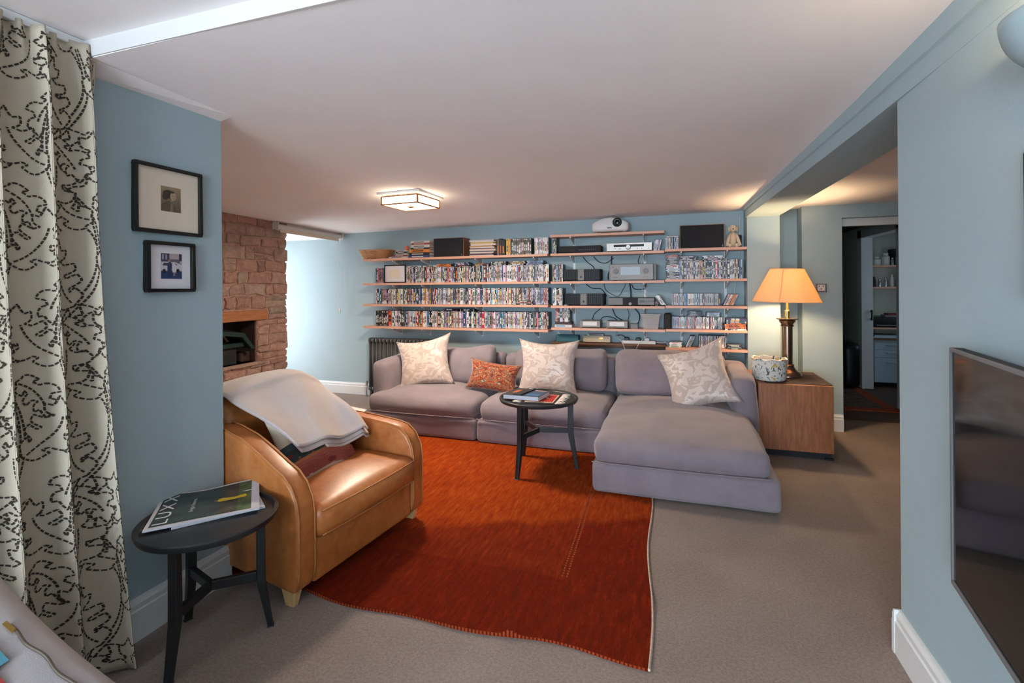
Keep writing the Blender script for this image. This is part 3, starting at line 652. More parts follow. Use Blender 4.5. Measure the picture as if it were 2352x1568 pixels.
A = [Vector(p) for p in ((-1.245, 3.515, 0.5475), (-0.965, 3.50, 0.5475), (-0.93, 3.715, 0.5475), (-1.205, 3.77, 0.5475))]
b = B(); qprism(b, A, 0.005, 0.995, 0.01, 0.99, 0.003, 0.033, (206, 204, 210)); b.build('pages', 'print', bk)
b = B(); qprism(b, A, 0, 1, 0, 1, 0.0, 0.003, (120, 40, 30)); qprism(b, A, 0, 0.40, 0, 1, 0.033, 0.036, (56, 52, 54)); qprism(b, A, 0.58, 1, 0, 1, 0.033, 0.036, (50, 70, 92)); qprism(b, A, 0.40, 0.58, 0, 1, 0.033, 0.0355, (40, 40, 44))
qprism(b, A, 0, 1, 0.985, 1.0, 0.0, 0.036, (56, 52, 54)); qprism(b, A, 0.60, 0.97, 0.10, 0.35, 0.036, 0.0365, (56, 110, 150)); qprism(b, A, 0.60, 0.97, 0.35, 0.6, 0.036, 0.0365, (44, 76, 110))
qprism(b, A, 0.62, 0.95, 0.82, 0.90, 0.036, 0.0366, (190, 150, 120)); qprism(b, A, 0.14, 0.20, 0.3, 0.7, 0.036, 0.0366, (206, 106, 50)); qprism(b, A, 0.22, 0.25, 0.35, 0.75, 0.036, 0.0366, (206, 106, 50))
b.build('cover', 'print', bk)
gc = [Vector(p) for p in ((-1.16, 3.50, 0.5835), (-1.10, 3.50, 0.5835), (-1.05, 3.74, 0.5835), (-1.11, 3.75, 0.5835))]
b = B(); qprism(b, gc, 0, 1, 0, 1, 0.0, 0.009, (34, 34, 38)); qprism(b, gc, 0.2, 0.8, 0.86, 0.93, 0.009, 0.0094, (190, 190, 194)); b.build('remote_control', 'print', None, bevel=0.002, label='slim dark remote control lying across the book', cat='remote')
# ------------------------------------------------------------------ magazines on the near table
TZ = 0.487
def magazine(name, label, A, colr, z, thick):
    root = thing(name, (sum(p[0] for p in A) / 4, sum(p[1] for p in A) / 4, z), label, 'magazine')
    P4 = [Vector((p[0], p[1], z)) for p in A]; b = B()
    wv = lambda u, v: 0.010 * max(0, v - .55) * 2 * (0.5 + 0.5 * math.sin(u * 7 + 2.2)) + 0.022 * max(0, u - 0.5) ** 2 * 2 * v
    N = 16
    def top(u, v): p = bil(P4, u, v); return (p.x, p.y, p.z + thick + wv(u, v))
    def bot(u, v): p = bil(P4, u, v); return (p.x, p.y, p.z + wv(u, v) * .6)
    b.grid(top, N, N); b.grid(bot, N, N)
    ring = [(i / N, 0) for i in range(N)] + [(1, i / N) for i in range(N)] + [(1 - i / N, 1) for i in range(N)] + [(0, 1 - i / N) for i in range(N)]
    n = len(ring); b.add([top(*p) for p in ring] + [bot(*p) for p in ring], [(i, i + n, (i + 1) % n + n, (i + 1) % n) for i in range(n)])
    b.c = [(196, 192, 196)] * len(b.f); b.build('pages', 'print', root, smooth=True)
    return root, (lambda u, v, e=0.0006: Vector((bil(P4, u, v).x, bil(P4, u, v).y, z + thick + wv(u, v) + e)))
magazine('magazine', 'pale blue edged magazine under the dark covered one', [(-1.82, 1.36), (-1.625, 1.615), (-1.78, 1.72), (-1.98, 1.50)], None, TZ, 0.007)
# corners: cover top is at the u=0 end
mg, top = magazine('magazine', 'dark covered glossy magazine with white border on the near tray table', [(-1.885, 1.298), (-1.622, 1.583), (-1.845, 1.80), (-2.115, 1.548)], None, TZ + 0.0075, 0.007)
b = B(); N = 20
b.grid(lambda u, v: top(0.035 + 0.885 * u, 0.05 + 0.91 * v), N, N)
rs = random.Random(2)
cc = []
for j in range(N):
    for i in range(N):
        u = i / N; k = mnoise.noise(Vector((i * .3, j * .35, 2)))
        if u > 0.80: c0 = (70 + 50 * k, 92 + 40 * k, 58 + 20 * k)
        elif u > .62: c0 = (58 + 40 * k, 56 + 30 * k, 48 + 20 * k)
        else: c0 = (48 + 14 * k, 62 + 18 * k, 60 + 12 * k)
        cc.append(tuple(max(8, min(230, q)) for q in c0))
b.c = cc; b.build('cover_picture', 'print', mg)
def onmag(pts, c, e=0.0012):
    return [top(u, v, e) for u, v in pts]
b = B()
fig = [(0.585, .50), (0.60, .55), (0.63, .565), (0.70, .535), (0.76, .53), (0.86, .56), (0.875, .50), (0.86, .47), (0.76, .455), (0.68, .455), (0.62, .45), (0.595, .455)]
b.add([tuple(top(sum(p[0] for p in fig) / 12, sum(p[1] for p in fig) / 12, .0014))] + [tuple(top(u, v, .0014)) for u, v in fig], [(0, i + 1, (i + 1) % 12 + 1) for i in range(12)], None, (214, 176, 40))
b.quad(*[tuple(top(u, v, .0014)) for u, v in ((.555, .49), (.59, .485), (.59, .51), (.555, .50))], c=(196, 150, 130)); b.build('cover_figure', 'print', mg)
def text_on(s, u0, v0, du, dv, parent, name, c, track=1.0):
    """write s on the cover; reading direction along +v, letters' up along -u"""
    cu = bpy.data.curves.new('txt', 'FONT'); cu.body = s; cu.size = 1.0; cu.space_character = track
    o = bpy.data.objects.new('txt', cu); COL.objects.link(o); bpy.context.view_layer.update()
    me = bpy.data.meshes.new_from_object(o.evaluated_get(bpy.context.evaluated_depsgraph_get())); bpy.data.objects.remove(o)
    xs = [v.co.x for v in me.vertices]; ys = [v.co.y for v in me.vertices]; X0, X1, Y0, Y1 = min(xs), max(xs), min(ys), max(ys)
    b = B(); b.add([tuple(top(u0 + du * (1 - (v.co.y - Y0) / (Y1 - Y0)), v0 + dv * (v.co.x - X0) / (X1 - X0), .0016)) for v in me.vertices], [tuple(p.vertices) for p in me.polygons], None, c)
    bpy.data.meshes.remove(me); b.build(name, 'print', parent)
text_on('LUXX', 0.055, 0.09, 0.125, 0.82, mg, 'title_lettering', (208, 206, 210), 1.25)
text_on('bright futures', 0.335, 0.30, 0.05, 0.40, mg, 'subtitle_lettering', (208, 206, 210))
# ------------------------------------------------------------------ leather tub armchair (local: x across, y backwards)
ac = thing('armchair', (-1.5, 2.178, 0.0), 'tan leather tub armchair with draped throw and kilim cushion', 'armchair', rotz=math.radians(83.9))
HW = 0.465; AT = 0.10
prof = [(0.035, 0.065), (0.012, 0.09), (0.0, 0.16), (0.0, 0.40), (0.012, 0.465), (0.045, 0.525), (0.095, 0.567), (0.16, 0.592), (0.26, 0.622), (0.38, 0.65), (0.52, 0.672), (0.66, 0.68), (0.80, 0.66), (0.86, 0.60), (0.86, 0.10), (0.83, 0.065)]
prof0 = prof
for s in (-1, 1):
    prof = [(y, z if z < .58 or y > .7 else (z + min(.045, .16 * (y - .14)) if s < 0 else .575 + (z - .575) * .42)) for y, z in prof0]
    b = B(); x0, x1 = (-HW, -HW + AT) if s < 0 else (HW - AT, HW); n = len(prof)
    hz = lambda y: 0.0
    tp = lambda y: -s * 0.075 * max(0, y / .86) ** 1.4
    b.add([(x0 + tp(y), y, z) for y, z in prof] + [(x1 + tp(y), y, z) for y, z in prof], [tuple(range(n)), tuple(range(2 * n - 1, n - 1, -1))] + [(i, i + n, (i + 1) % n + n, (i + 1) % n) for i in range(n)])
    ar = b.build('arm', 'leather', ac, smooth=True, local=True, bevel=0.016, bseg=3)
    for x in (x0 + 0.006, x1 - 0.006):
        b = B(); b.tube([(x + tp(y), y - .0 + (0.002 if y > .1 else -0.001), z + (0.003 if z > .4 else 0)) for y, z in prof[1:-3]], 0.0042, 5); b.build('piping', 'piping', ar, smooth='full', local=True)
def bdef(p):
    k = (p.x / HW) ** 2; zt = max(0, (p.z - 0.45) / 0.43)
    return (p.x, p.y + 0.14 * max(0, (p.z - .3)) - 0.10 * k * zt * .6, p.z - (0.31 if p.x > 0 else 0.05) * max(0, zt) * abs(p.x / (HW - .085)) ** 2.5)
b = B(); b.rbox(-HW + 0.085, HW - 0.085, 0.55, 0.80, 0.075, 0.862, 0.10, puff=(0, 0.03, 0.0), deform=bdef); b.build('backrest', 'leather', ac, smooth='full', local=True)
b = B(); b.rbox(-HW + AT - 0.004, HW - AT + 0.004, -0.025, 0.60, 0.265, 0.415, 0.05, puff=(0, 0.035, 0.045)); b.build('seat_cushion', 'leather', ac, smooth='full', local=True)
for z in (0.285, 0.395):
    b = B(); b.tube([((-1 + 2 * i / 16) * (HW - AT - .02), -0.027 - 0.030 * (1 - (-1 + 2 * i / 16) ** 2) * .5 + .006, z) for i in range(17)], 0.004, 5); b.build('piping', 'piping', ac, smooth='full', local=True)
b = B(); b.rbox(-HW + AT, HW - AT, 0.012, 0.70, 0.068, 0.27, 0.02); b.build('apron', 'leather', ac, smooth='full', local=True)
for x, y in ((-HW + .03, .075), (HW - .03, .075), (-HW + .14, .76), (HW - .14, .76)):
    b = B(); zf = 0.0; b.add([(x - .014, y - .026, 0), (x + .014, y - .026, 0), (x + .014, y + .022, 0), (x - .014, y + .022, 0), (x - .020, y - .045, .075), (x + .020, y - .045, .075), (x + .020, y + .04, .075), (x - .020, y + .04, .075)],
        [(3, 2, 1, 0), (4, 5, 6, 7), (0, 1, 5, 4), (1, 2, 6, 5), (2, 3, 7, 6), (3, 0, 4, 7)]); b.build('foot', 'chair_beech', ac, local=True, bevel=0.003)
Mac = Matrix.Translation((-1.5, 2.178, 0)) @ Matrix.Rotation(math.radians(83.9), 4, 'Z')
# kilim cushion leaning on the backrest
pillow('kilim_cushion', 'kilim cushion in cream, teal and brick red on the armchair', 0.50, 0.40, 0.14, Mac @ frame4((-0.02, 0.365, 0.560), (0.99, 0.05, -0.09), (0.06, 0.60, 0.79)), 'kilim_weave', 0.06, seed=6)
# throw over the backrest
def throwp(u, v, off=0.0, cut=1.0):
    """v: 0 behind the back, 0.25 crest, 1 hem in front"""
    if v < 0.25: k = v / 0.25; f = 0.0
    else: k = 1.0; f = (v - 0.25) / 0.75 * cut
    xl = -0.405 + 0.175 * f ** 1.2; xr = 0.345 - 0.055 * f
    x = xl + (xr - xl) * u
    drop = (0.29 if x > 0 else 0.05) * (abs(x) / 0.38) ** 2.4
    zc = 0.880 - drop; yc = 0.70
    if v < 0.25: y = yc + 0.155; z = zc - 0.30 * (1 - k) - 0.02 + 0.0 * k
    else:
        # rounded over the crest, then a slack slope down over the cushion
        a = min(1, f / 0.30); y = yc + 0.155 - 0.27 * math.sin(a * PI / 2) ** 1.0; z = zc - 0.02 + 0.035 * math.sin(a * PI)
        if f > 0.30:
            g = (f - 0.30) / 0.70; hem = 0.572 + 0.05 * max(0, -x) - 0.03 * u
            y -= 0.31 * g + 0.02 * math.sin(g * PI); z += (hem - zc + 0.02) * (g ** 0.92)
    w = min(1, f * 1.6)
    fold = 0.010 * math.sin(u * 13 + f * 3) + 0.008 * math.sin(u * 5 - f * 7 + 1) + 0.016 * math.exp(-((u - 0.80 - 0.1 * f) / 0.06) ** 2)
    z += fold * w + off + 0.012; y -= fold * w * 0.7 + off * .8
    return Mac @ Vector((x, y, z))
b = B(); b.grid(lambda u, v: throwp(u, v, 0.012), 40, 46); th = b.build('throw_blanket', 'throw_cloth', None, smooth='full', label='pale pinkish wool throw draped over the back of the leather armchair', cat='blanket')
md = th.modifiers.new('thick', 'SOLIDIFY'); md.thickness = 0.011; md.offset = 1
b = B(); b.grid(lambda u, v: throwp(0.05 + u * .985, v, -0.006, 1.035), 40, 46); o = b.build('under_layer', 'throw_cloth', th, smooth='full'); md = o.modifiers.new('thick', 'SOLIDIFY'); md.thickness = 0.009; md.offset = 1
b = B(); b.grid(lambda u, v: throwp(0.35 + u * .70, 0.3 + v * .7, -0.016, 1.06), 30, 40); o = b.build('under_layer', 'throw_cloth', th, smooth='full'); md = o.modifiers.new('thick', 'SOLIDIFY'); md.thickness = 0.009; md.offset = 1
# ------------------------------------------------------------------ curtain with embroidered scrolling leaves
CW, CH = 1.42, 2.262
def curt(s, t):
    """s 0..CW along the cloth, t 0..CH down from the top"""
    q = s / CW; k = t / CH
    y = 0.39 + (0.835 + 0.10 * k ** 1.5) * q
    amp = 0.016 + 0.030 * min(1, t / 0.25) * (0.6 + 0.4 * k)
    ph = 2 * PI * (6.4 * q) + 0.9 + 0.5 * math.sin(k * 2.2)
    x = -1.985 + 0.05 * k + amp * math.sin(ph) + 0.008 * math.sin(ph * 2.3 + 1 + k * 3)
    y += 0.020 * math.cos(ph) * min(1, t / .2)
    top = math.exp(-t / 0.10)
    x += top * (0.012 * math.sin(2 * PI * 18 * q) - 0.010)
    return Vector((x, y, 2.272 - t))
root = thing('curtain', (-1.96, 0.95, 0.01), 'full-length cream curtain embroidered with dark scrolling leaves', 'curtain')
b = B(); b.grid(lambda u, v: curt(u * CW, v * CH), 220, 80); o = b.build('cloth', 'curtain_cloth', root, smooth='full'); md = o.modifiers.new('thick', 'SOLIDIFY'); md.thickness = 0.004; md.offset = -1
# motif drawn in cloth coordinates (x across, y down)
lines = []; OCC = []; LAY = []
def axis(px, py, ang, L, curl, n=24):
    ax = []; x, y, a = px, py, ang
    for i in range(n + 1):
        ax.append((x, y, a)); x += math.cos(a) * L / n; y += math.sin(a) * L / n; a += curl / n
    return ax
def at_(ax, f, off, fwd=0.0):
    i = max(0, min(len(ax) - 1, int(round(f * (len(ax) - 1))))); x, y, a = ax[i]
    return (x - math.sin(a) * off + math.cos(a) * fwd, y + math.cos(a) * off + math.sin(a) * fwd)
def smoothp(pts, it=2):
    for _ in range(it):
        q = [pts[0]]
        for a, b_ in zip(pts[:-1], pts[1:]): q += [(a[0] * .75 + b_[0] * .25, a[1] * .75 + b_[1] * .25), (a[0] * .25 + b_[0] * .75, a[1] * .25 + b_[1] * .75)]
        q.append(pts[-1]); pts = q
    return pts
def leaf(px, py, ang, L, w, curl, lobes):
    """acanthus leaf: lobed outline both sides, pointed tip, double rib"""
    ax = axis(px, py, ang, L, curl, 36); outl = []; lay = len(OCC) + 1
    for sd in (-1, 1):
        pts = [at_(ax, 0, 0)]
        for k in range(lobes):
            f0 = (k + .15) / (lobes + .5); f1 = (k + .75) / (lobes + .5); env = w * math.sin(PI * min(1, (k + .75) / (lobes + .35))) ** .7
            seg = [at_(ax, f0, sd * env * .42), at_(ax, f0 + .02, sd * env * .80), at_(ax, f0 + (f1 - f0) * .6, sd * env * 1.02), at_(ax, f1, sd * env * .98, L * .055), ]
            pts += smoothp(seg, 1) + [at_(ax, f1 + .02, sd * env * .52)]
        pts += smoothp([at_(ax, .88, sd * w * .22), at_(ax, .95, sd * w * .10), at_(ax, 1, 0)], 1); lines.append((pts, lay)); outl.append(pts)
    OCC.append(outl[0] + outl[1][::-1][1:])
    lines.append(([at_(ax, i / 20, w * .07) for i in range(1, 15)], lay))
def hook(px, py, ang, r, turn):
    pts = []; a = ang; x, y = px, py; n = 28
    for i in range(n):
        pts.append((x, y)); st_ = r * 0.17 * (1 - i / n * .8); x += math.cos(a) * st_; y += math.sin(a) * st_; a += turn / n * (0.5 + 1.3 * i / n)
    lines.append((pts, len(OCC) + 1))
rq = random.Random(17)
for ry in range(-1, 8):
    for cx_ in range(-1, 6):
        m_ = 1 if ry % 2 == 0 else -1
        ox = cx_ * 0.40 + (0.20 if ry % 2 else 0); oy = ry * 0.385 + rq.uniform(-.02, .02)
        st_ = axis(ox - m_ * .12, oy + .48, -PI / 2 + m_ * .85, .68, -m_ * 1.5, 40)
        for f_, an, L_, w_, cu, lb in ((.97, -m_ * .1, .25, .070, m_ * 1.2, 3), (.18, -m_ * .75, .31, .088, m_ * 1.2, 4), (.46, m_ * 1.15, .28, .080, -m_ * 1.4, 4), (.74, -m_ * 1.3, .25, .070, m_ * 1.3, 3), (.05, PI - m_ * 1.1, .20, .055, m_ * 1.2, 3)):
            p = at_(st_, f_, 0); leaf(p[0], p[1], -PI / 2 + an, L_, w_, cu, lb)
        for off in (-.012, .012): lines.append(([at_(st_, i / 40, off * (1 - i / 55)) for i in range(41)], len(OCC) + 1))
        p = at_(st_, .60, 0); hook(p[0] - m_ * .01, p[1], -PI / 2 - m_ * .2, .12, -m_ * 5.5)
for ry in range(-1, 8):
    for cx_ in range(-1, 6):
        m_ = -1 if ry % 2 == 0 else 1
        ox = cx_ * 0.40 + (0.40 if ry % 2 else 0.20); oy = ry * 0.385 + .10
        for dx, dy, an, L_, w_, cu in ((0, .12, m_ * .5, .24, .065, -m_ * 1.3), (.03, .20, m_ * 2.0, .20, .055, m_ * 1.4), (-.06, .02, -m_ * 1.4, .18, .05, m_ * 1.2)):
            leaf(ox + dx, oy + dy, -PI / 2 + an, L_, w_, cu, 3)
CS = 0.80
lines = [([(x * CS, y * CS) for x, y in l], k) for l, k in lines]
OCC = [[(x * CS, y * CS) for x, y in o] for o in OCC]
BBX = [(min(p[0] for p in o), max(p[0] for p in o), min(p[1] for p in o), max(p[1] for p in o)) for o in OCC]
def hidden(x, y, lay):
    for k, (o, bb) in enumerate(zip(OCC, BBX)):
        if k + 1 >= lay: break
        if bb[0] < x < bb[1] and bb[2] < y < bb[3]:
            ins = False; j = len(o) - 1
            for i in range(len(o)):
                if (o[i][1] > y) != (o[j][1] > y) and x < (o[j][0] - o[i][0]) * (y - o[i][1]) / (o[j][1] - o[i][1]) + o[i][0]: ins = not ins
                j = i
            if ins: return True
    return False
b = B()
def dash(p, q, lay):
    if hidden((p[0] + q[0]) / 2, (p[1] + q[1]) / 2, lay): return
    (x0, y0), (x1, y1) = p, q; d = math.hypot(x1 - x0, y1 - y0)
    if d < 1e-5: return
    nx, ny = -(y1 - y0) / d * 0.0027, (x1 - x0) / d * 0.0027; vs = []
    for (x, y), s_ in ((p, 1), (p, -1), (q, -1), (q, 1)):
        sx_, sy_ = x + nx * s_, y + ny * s_
        if not (0.004 < sx_ < CW - 0.004 and 0.02 < sy_ < CH - 0.02): return
        c0 = curt(sx_, sy_); nn = (curt(sx_ + .002, sy_) - c0).cross(curt(sx_, sy_ + .002) - c0).normalized()
        if nn.x < 0: nn = -nn
        vs.append(c0 + nn * 0.0022)
    b.add(vs, [(0, 1, 2, 3)])
for pts, lay in lines:
    acc = 0.0; on = True; cur = pts[0]; DL, GL = 0.0115, 0.0035
    for p in pts[1:]:
        while True:
            d = math.hypot(p[0] - cur[0], p[1] - cur[1]); need = (DL if on else GL) - acc
            if d <= need:
                if on: dash(cur, p, lay)
                acc += d; cur = p; break
            f = need / d; q = (cur[0] + (p[0] - cur[0]) * f, cur[1] + (p[1] - cur[1]) * f)
            if on: dash(cur, q, lay)
            cur = q; acc = 0; on = not on
b.build('embroidery', 'embroidery', root, kind='stuff')
B().box(-2.055, -2.0, -1.3, 1.198, 2.262, 2.291).build('curtain_track', 'white_gloss', None, bevel=0.004, label='white curtain track fixed below the ceiling by the window', cat='curtain track')
# ------------------------------------------------------------------ framed pictures on the left wall
def picture(label, y0, y1, z0, z1, mount, draw, x=LX, fw=0.014, depth=0.022):
    root = thing('picture_frame', (x, (y0 + y1) / 2, z0), label, 'picture')
    b = B(); b.box(x, x + depth, y0, y1, z0, z0 + fw); b.box(x, x + depth, y0, y1, z1 - fw, z1); b.box(x, x + depth, y0, y0 + fw, z0 + fw, z1 - fw); b.box(x, x + depth, y1 - fw, y1, z0 + fw, z1 - fw)
    b.build('frame', 'frame_black', root, bevel=0.002)
    B().box(x, x + 0.010, y0 + fw, y1 - fw, z0 + fw, z1 - fw).build('mount', mount, root)
    b = B(); cy, cz, w, h = draw[:4]
    def R(u0, u1, v0, v1, c, e=0): X = x + 0.0104 + e * .0002; b.quad((X, cy + w * (u0 - .5), cz + h * (v0 - .5)), (X, cy + w * (u1 - .5), cz + h * (v0 - .5)), (X, cy + w * (u1 - .5), cz + h * (v1 - .5)), (X, cy + w * (u0 - .5), cz + h * (v1 - .5)), c=c)
    def E(u, v, ru, rv, c, e=1, n=18): X = x + 0.0104 + e * .0002; b.poly([(X, cy + w * (u - .5 + ru * math.cos(2 * PI * k / n)), cz + h * (v - .5 + rv * math.sin(2 * PI * k / n))) for k in range(n)], c=c)
    def Pg(pts, c, e=1): X = x + 0.0104 + e * .0002; b.poly([(X, cy + w * (u - .5), cz + h * (v - .5)) for u, v in pts], c=c)
    draw[4](R, E, Pg); b.build('photograph', 'print', root)
    return root
def portrait(R, E, Pg):
    for k in range(12): g = 150 - 5 * k; R(0, 1, 1 - (k + 1) / 12, 1 - k / 12, (g, g * .85, g * .68))
    Pg([(0, 0), (.78, 0), (.72, .22), (.52, .34), (.40, .44), (.25, .40), (.08, .30), (0, .22)], (92, 80, 64), 1)
    Pg([(.44, .0), (.60, .0), (.58, .30), (.50, .36)], (128, 112, 92), 2)
    E(.36, .70, .27, .17, (60, 48, 38), 2); E(.22, .58, .15, .13, (64, 52, 41), 3); E(.60, .63, .15, .17, (172, 148, 120), 4); E(.52, .795, .16, .045, (64, 52, 41), 5)
    E(.56, .65, .03, .012, (70, 54, 42), 6); E(.68, .65, .025, .012, (70, 54, 42), 6); E(.63, .54, .04, .012, (110, 70, 60), 6); Pg([(.48, .40), (.62, .44), (.60, .50), (.50, .50)], (150, 128, 102), 3)
def street(R, E, Pg):
    R(0, 1, 0, 1, (150, 150, 160)); R(0, 1, .62, 1, (176, 160, 160), 1); R(0, .40, .68, 1, (64, 64, 84), 2); R(.86, 1, .72, 1, (60, 60, 74), 2); R(.05, .13, .76, .96, (150, 150, 166), 3); R(.2, .28, .76, .96, (150, 150, 166), 3); R(.40, .9, .62, .78, (104, 98, 104), 2)
    R(0, 1, 0, .30, (40, 62, 100), 2); Pg([(0, .34), (0, .58), (.10, .66), (.7, .66), (1, .55), (1, .34)], (198, 194, 196), 3); Pg([(.06, .52), (.12, .63), (.34, .63), (.34, .52)], (54, 60, 84), 4); Pg([(.62, .54), (.62, .64), (.80, .56)], (70, 76, 96), 4); E(.14, .30, .08, .09, (30, 34, 50), 4); E(.80, .32, .08, .09, (30, 34, 50), 4)
    Pg([(.28, .08), (.48, .08), (.52, .60), (.42, .68), (.30, .62)], (40, 52, 86), 5); E(.38, .72, .055, .045, (150, 120, 110), 6); Pg([(.54, .26), (.72, .26), (.68, .60), (.56, .60)], (206, 200, 200), 5); E(.62, .64, .045, .04, (196, 186, 184), 6); R(.58, .66, .12, .26, (150, 120, 116), 5)
picture('larger black frame with sepia portrait in a wide cream mount', 1.388, 1.682, 1.633, 1.919, 'mount_cream', (1.543, 1.783, 0.088, 0.106, portrait))
picture('smaller black frame with street photo of a couple and white car', 1.432, 1.642, 1.386, 1.600, 'mount_white', (1.543, 1.497, 0.092, 0.108, street), depth=0.026)
# ------------------------------------------------------------------ television, wall lamp and picture on the right wall
tv = thing('television', (0.80, 1.2, 0.533), 'flat black television angled out from the right-hand wall', 'television', rotz=0.0)
d = Vector((-0.145, -0.989, 0)); p0 = Vector((0.762, 1.748, 0)); nrm = Vector((-0.989, 0.145, 0)); Lw = 1.18; z0, z1 = 0.533, 1.213
def tvbox(b, a0, a1, zz0, zz1, n0, n1):
    q = [p0 + d * a0 + nrm * n0, p0 + d * a1 + nrm * n0, p0 + d * a1 + nrm * n1, p0 + d * a0 + nrm * n1]
    b.add([Vector((p.x, p.y, zz0)) for p in q] + [Vector((p.x, p.y, zz1)) for p in q], [(3, 2, 1, 0), (4, 5, 6, 7), (0, 1, 5, 4), (1, 2, 6, 5), (2, 3, 7, 6), (3, 0, 4, 7)])
b = B(); tvbox(b, 0.0, Lw, z0, z1, -0.022, 0.006); b.build('casing', 'matt_black', tv, bevel=0.003)
b = B(); tvbox(b, 0.012, Lw - .012, z0 + .014, z1 - .012, 0.006, 0.0072); b.build('screen', 'screen_glass', tv)
b = B(); tvbox(b, 0.0, 0.010, z0, z1, 0.006, 0.012); tvbox(b, Lw - .010, Lw, z0, z1, 0.006, 0.012); tvbox(b, 0.01, Lw - .01, z0, z0 + .013, 0.006, 0.012); tvbox(b, 0.01, Lw - .01, z1 - .011, z1, 0.006, 0.012); b.build('bezel', 'grey_plastic', tv, bevel=0.002)
b = B(); b.box(0.66, 0.797, 1.06, 1.18, 0.80, 0.95); b.build('wall_bracket', 'matt_black', tv)
sc = thing('wall_uplighter', (0.80, 1.335, 1.84), 'half-bowl uplighter painted the blue of the wall', 'wall lamp')
b = B(); cy, cz, R0 = 1.335, 1.97, 0.13; nu, nv = 20, 10
def scp(u, v, R=R0):
    a = PI * u; e = v * PI / 2 * 0.98
    return (0.80 - R * math.sin(a) * math.cos(e) * 0.95, cy - R * math.cos(a) * math.cos(e), cz - R * math.sin(e) * 1.0)
b.grid(lambda u, v: scp(u, v), nu, nv); o = b.build('bowl', 'wall_paint', sc, smooth='full'); md = o.modifiers.new('thick', 'SOLIDIFY'); md.thickness = 0.006
light('uplighter_bulb', 'POINT', (0.70, cy, cz - 0.02), 14.0, WARM, shadow_soft_size=0.03)
B().ball((0.71, cy, cz - .03), 0.028).build('bulb', 'lamp_glass', sc, smooth='full')
pr = thing('picture_frame', (0.79, 1.22, 1.36), 'black framed picture on the right wall above the television', 'picture')
b = B(); y1 = 1.474; b.box(0.778, 0.80, 0.95, y1, 1.36, 1.375); b.box(0.778, 0.80, 0.95, y1, 1.70, 1.715); b.box(0.778, 0.80, y1 - .015, y1, 1.375, 1.70); b.box(0.778, 0.80, 0.95, 0.965, 1.375, 1.70); b.build('frame', 'frame_black', pr, bevel=0.002)
B().box(0.79, 0.80, 0.965, y1 - .015, 1.375, 1.70).build('mount', 'mount_cream', pr)
# ------------------------------------------------------------------ ceiling light
cl = thing('ceiling_light', (-2.11, 3.67, 2.08), 'square white glass ceiling light with bronze frame', 'ceiling light')
H = 0.17; zc = CZ(-2.11, 3.67); T = Matrix.Translation((-2.11, 3.672, 0)) @ Matrix.Rotation(math.radians(-3), 4, 'Z')
B().box(-H - .03, H + .03, -H - .03, H + .03, zc - 0.012, zc + 0.004, T).build('ceiling_plate', 'white_gloss', cl, bevel=0.002)
B().box(-H + .02, H - .02, -H + .02, H - .02, zc - 0.03, zc - 0.012, T).build('spacer', 'silver', cl)
zt, zb = zc - 0.03, 2.078
for nm, q in (('side_pane', (-H, H, -H - .002, -H + .002)), ('side_pane', (-H, H, H - .002, H + .002)), ('side_pane', (-H - .002, -H + .002, -H, H)), ('side_pane', (H - .002, H + .002, -H, H))):
    B().box(*q, zb + .004, zt, T).build(nm, 'lamp_glass', cl)
B().box(-H, H, -H, H, zb, zb + .004, T).build('base_pane', 'lamp_glass', cl)
f = 0.006
for x, y in ((-H, -H), (H, -H), (H, H), (-H, H)): B().box(x - f, x + f, y - f, y + f, zb - .003, zt, T).build('corner_bar', 'lamp_frame', cl)
for z in (zb, zt):
    b = B(); b.box(-H, H, -H - f, -H + f, z - f * .8, z + f * .8, T); b.box(-H, H, H - f, H + f, z - f * .8, z + f * .8, T); b.box(-H - f, -H + f, -H, H, z - f * .8, z + f * .8, T); b.box(H - f, H + f, -H, H, z - f * .8, z + f * .8, T); b.build('rim', 'lamp_frame', cl)
B().box(-.028, .028, -.028, .028, zb - .007, zb - .001, T).build('finial_plate', 'lamp_frame', cl)
light('ceiling_bulb', 'AREA', (-2.11, 3.672, zb - 0.02), 40, (1.0, 0.84, 0.66), shape='SQUARE', size=0.3)
# ------------------------------------------------------------------ walnut cabinet, lamp, fabric basket
cb_ = thing('cabinet', (0.91, 4.82, 0.0), 'low walnut cabinet with plain panel beside the sofa arm', 'cabinet')
x0, x1, y0, y1 = 0.64, 1.178, 4.47, 5.16
B().box(x0, x1, y0, y1, 0.055, 0.588).build('body', 'walnut', cb_, bevel=0.003)
B().box(x0 + .02, x1 - .012, y0 + .035, y1 - .02, 0.0, 0.055).build('plinth', 'matt_black', cb_)
B().box(x1 - .06, x1 + .002, y0 + .01, y0 + .05, 0.0, 0.012).build('foot_rail', 'matt_black', cb_)
b = B(); b.grid(lambda u, v: (0.70 + 0.488 * u + (0.0), 4.50 + 0.63 * v, 0.5905 + .0012 * math.sin(u * 9) * math.cos(v * 11)), 16, 16); b.box(1.180, 1.185, 4.52, 5.08, 0.46, 0.591)
b.build('table_runner', 'runner_cloth', None, label='dark brown cloth runner laid over the walnut cabinet top', cat='cloth')
lp = thing('table_lamp', (0.93, 4.86, 0.592), 'tall bronze column table lamp with glowing cream conical shade', 'lamp')
T = Matrix.Translation((0.93, 4.86, 0))
B().lathe([(0.01, .592), (.112, .592), (.114, .600), (.110, .612), (.104, .616), (.100, .628), (.082, .640), (.064, .658), (.052, .675), (.050, .688), (.055, .692), (.050, .698), (.042, .702), (0.01, .702)], 40, T).build('base', 'bronze', lp, smooth=True)
B().lathe([(0.01, .70), (.040, .70), (.042, 1.03), (.01, 1.03)], 40, T).build('column', 'bronze', lp, smooth=True)
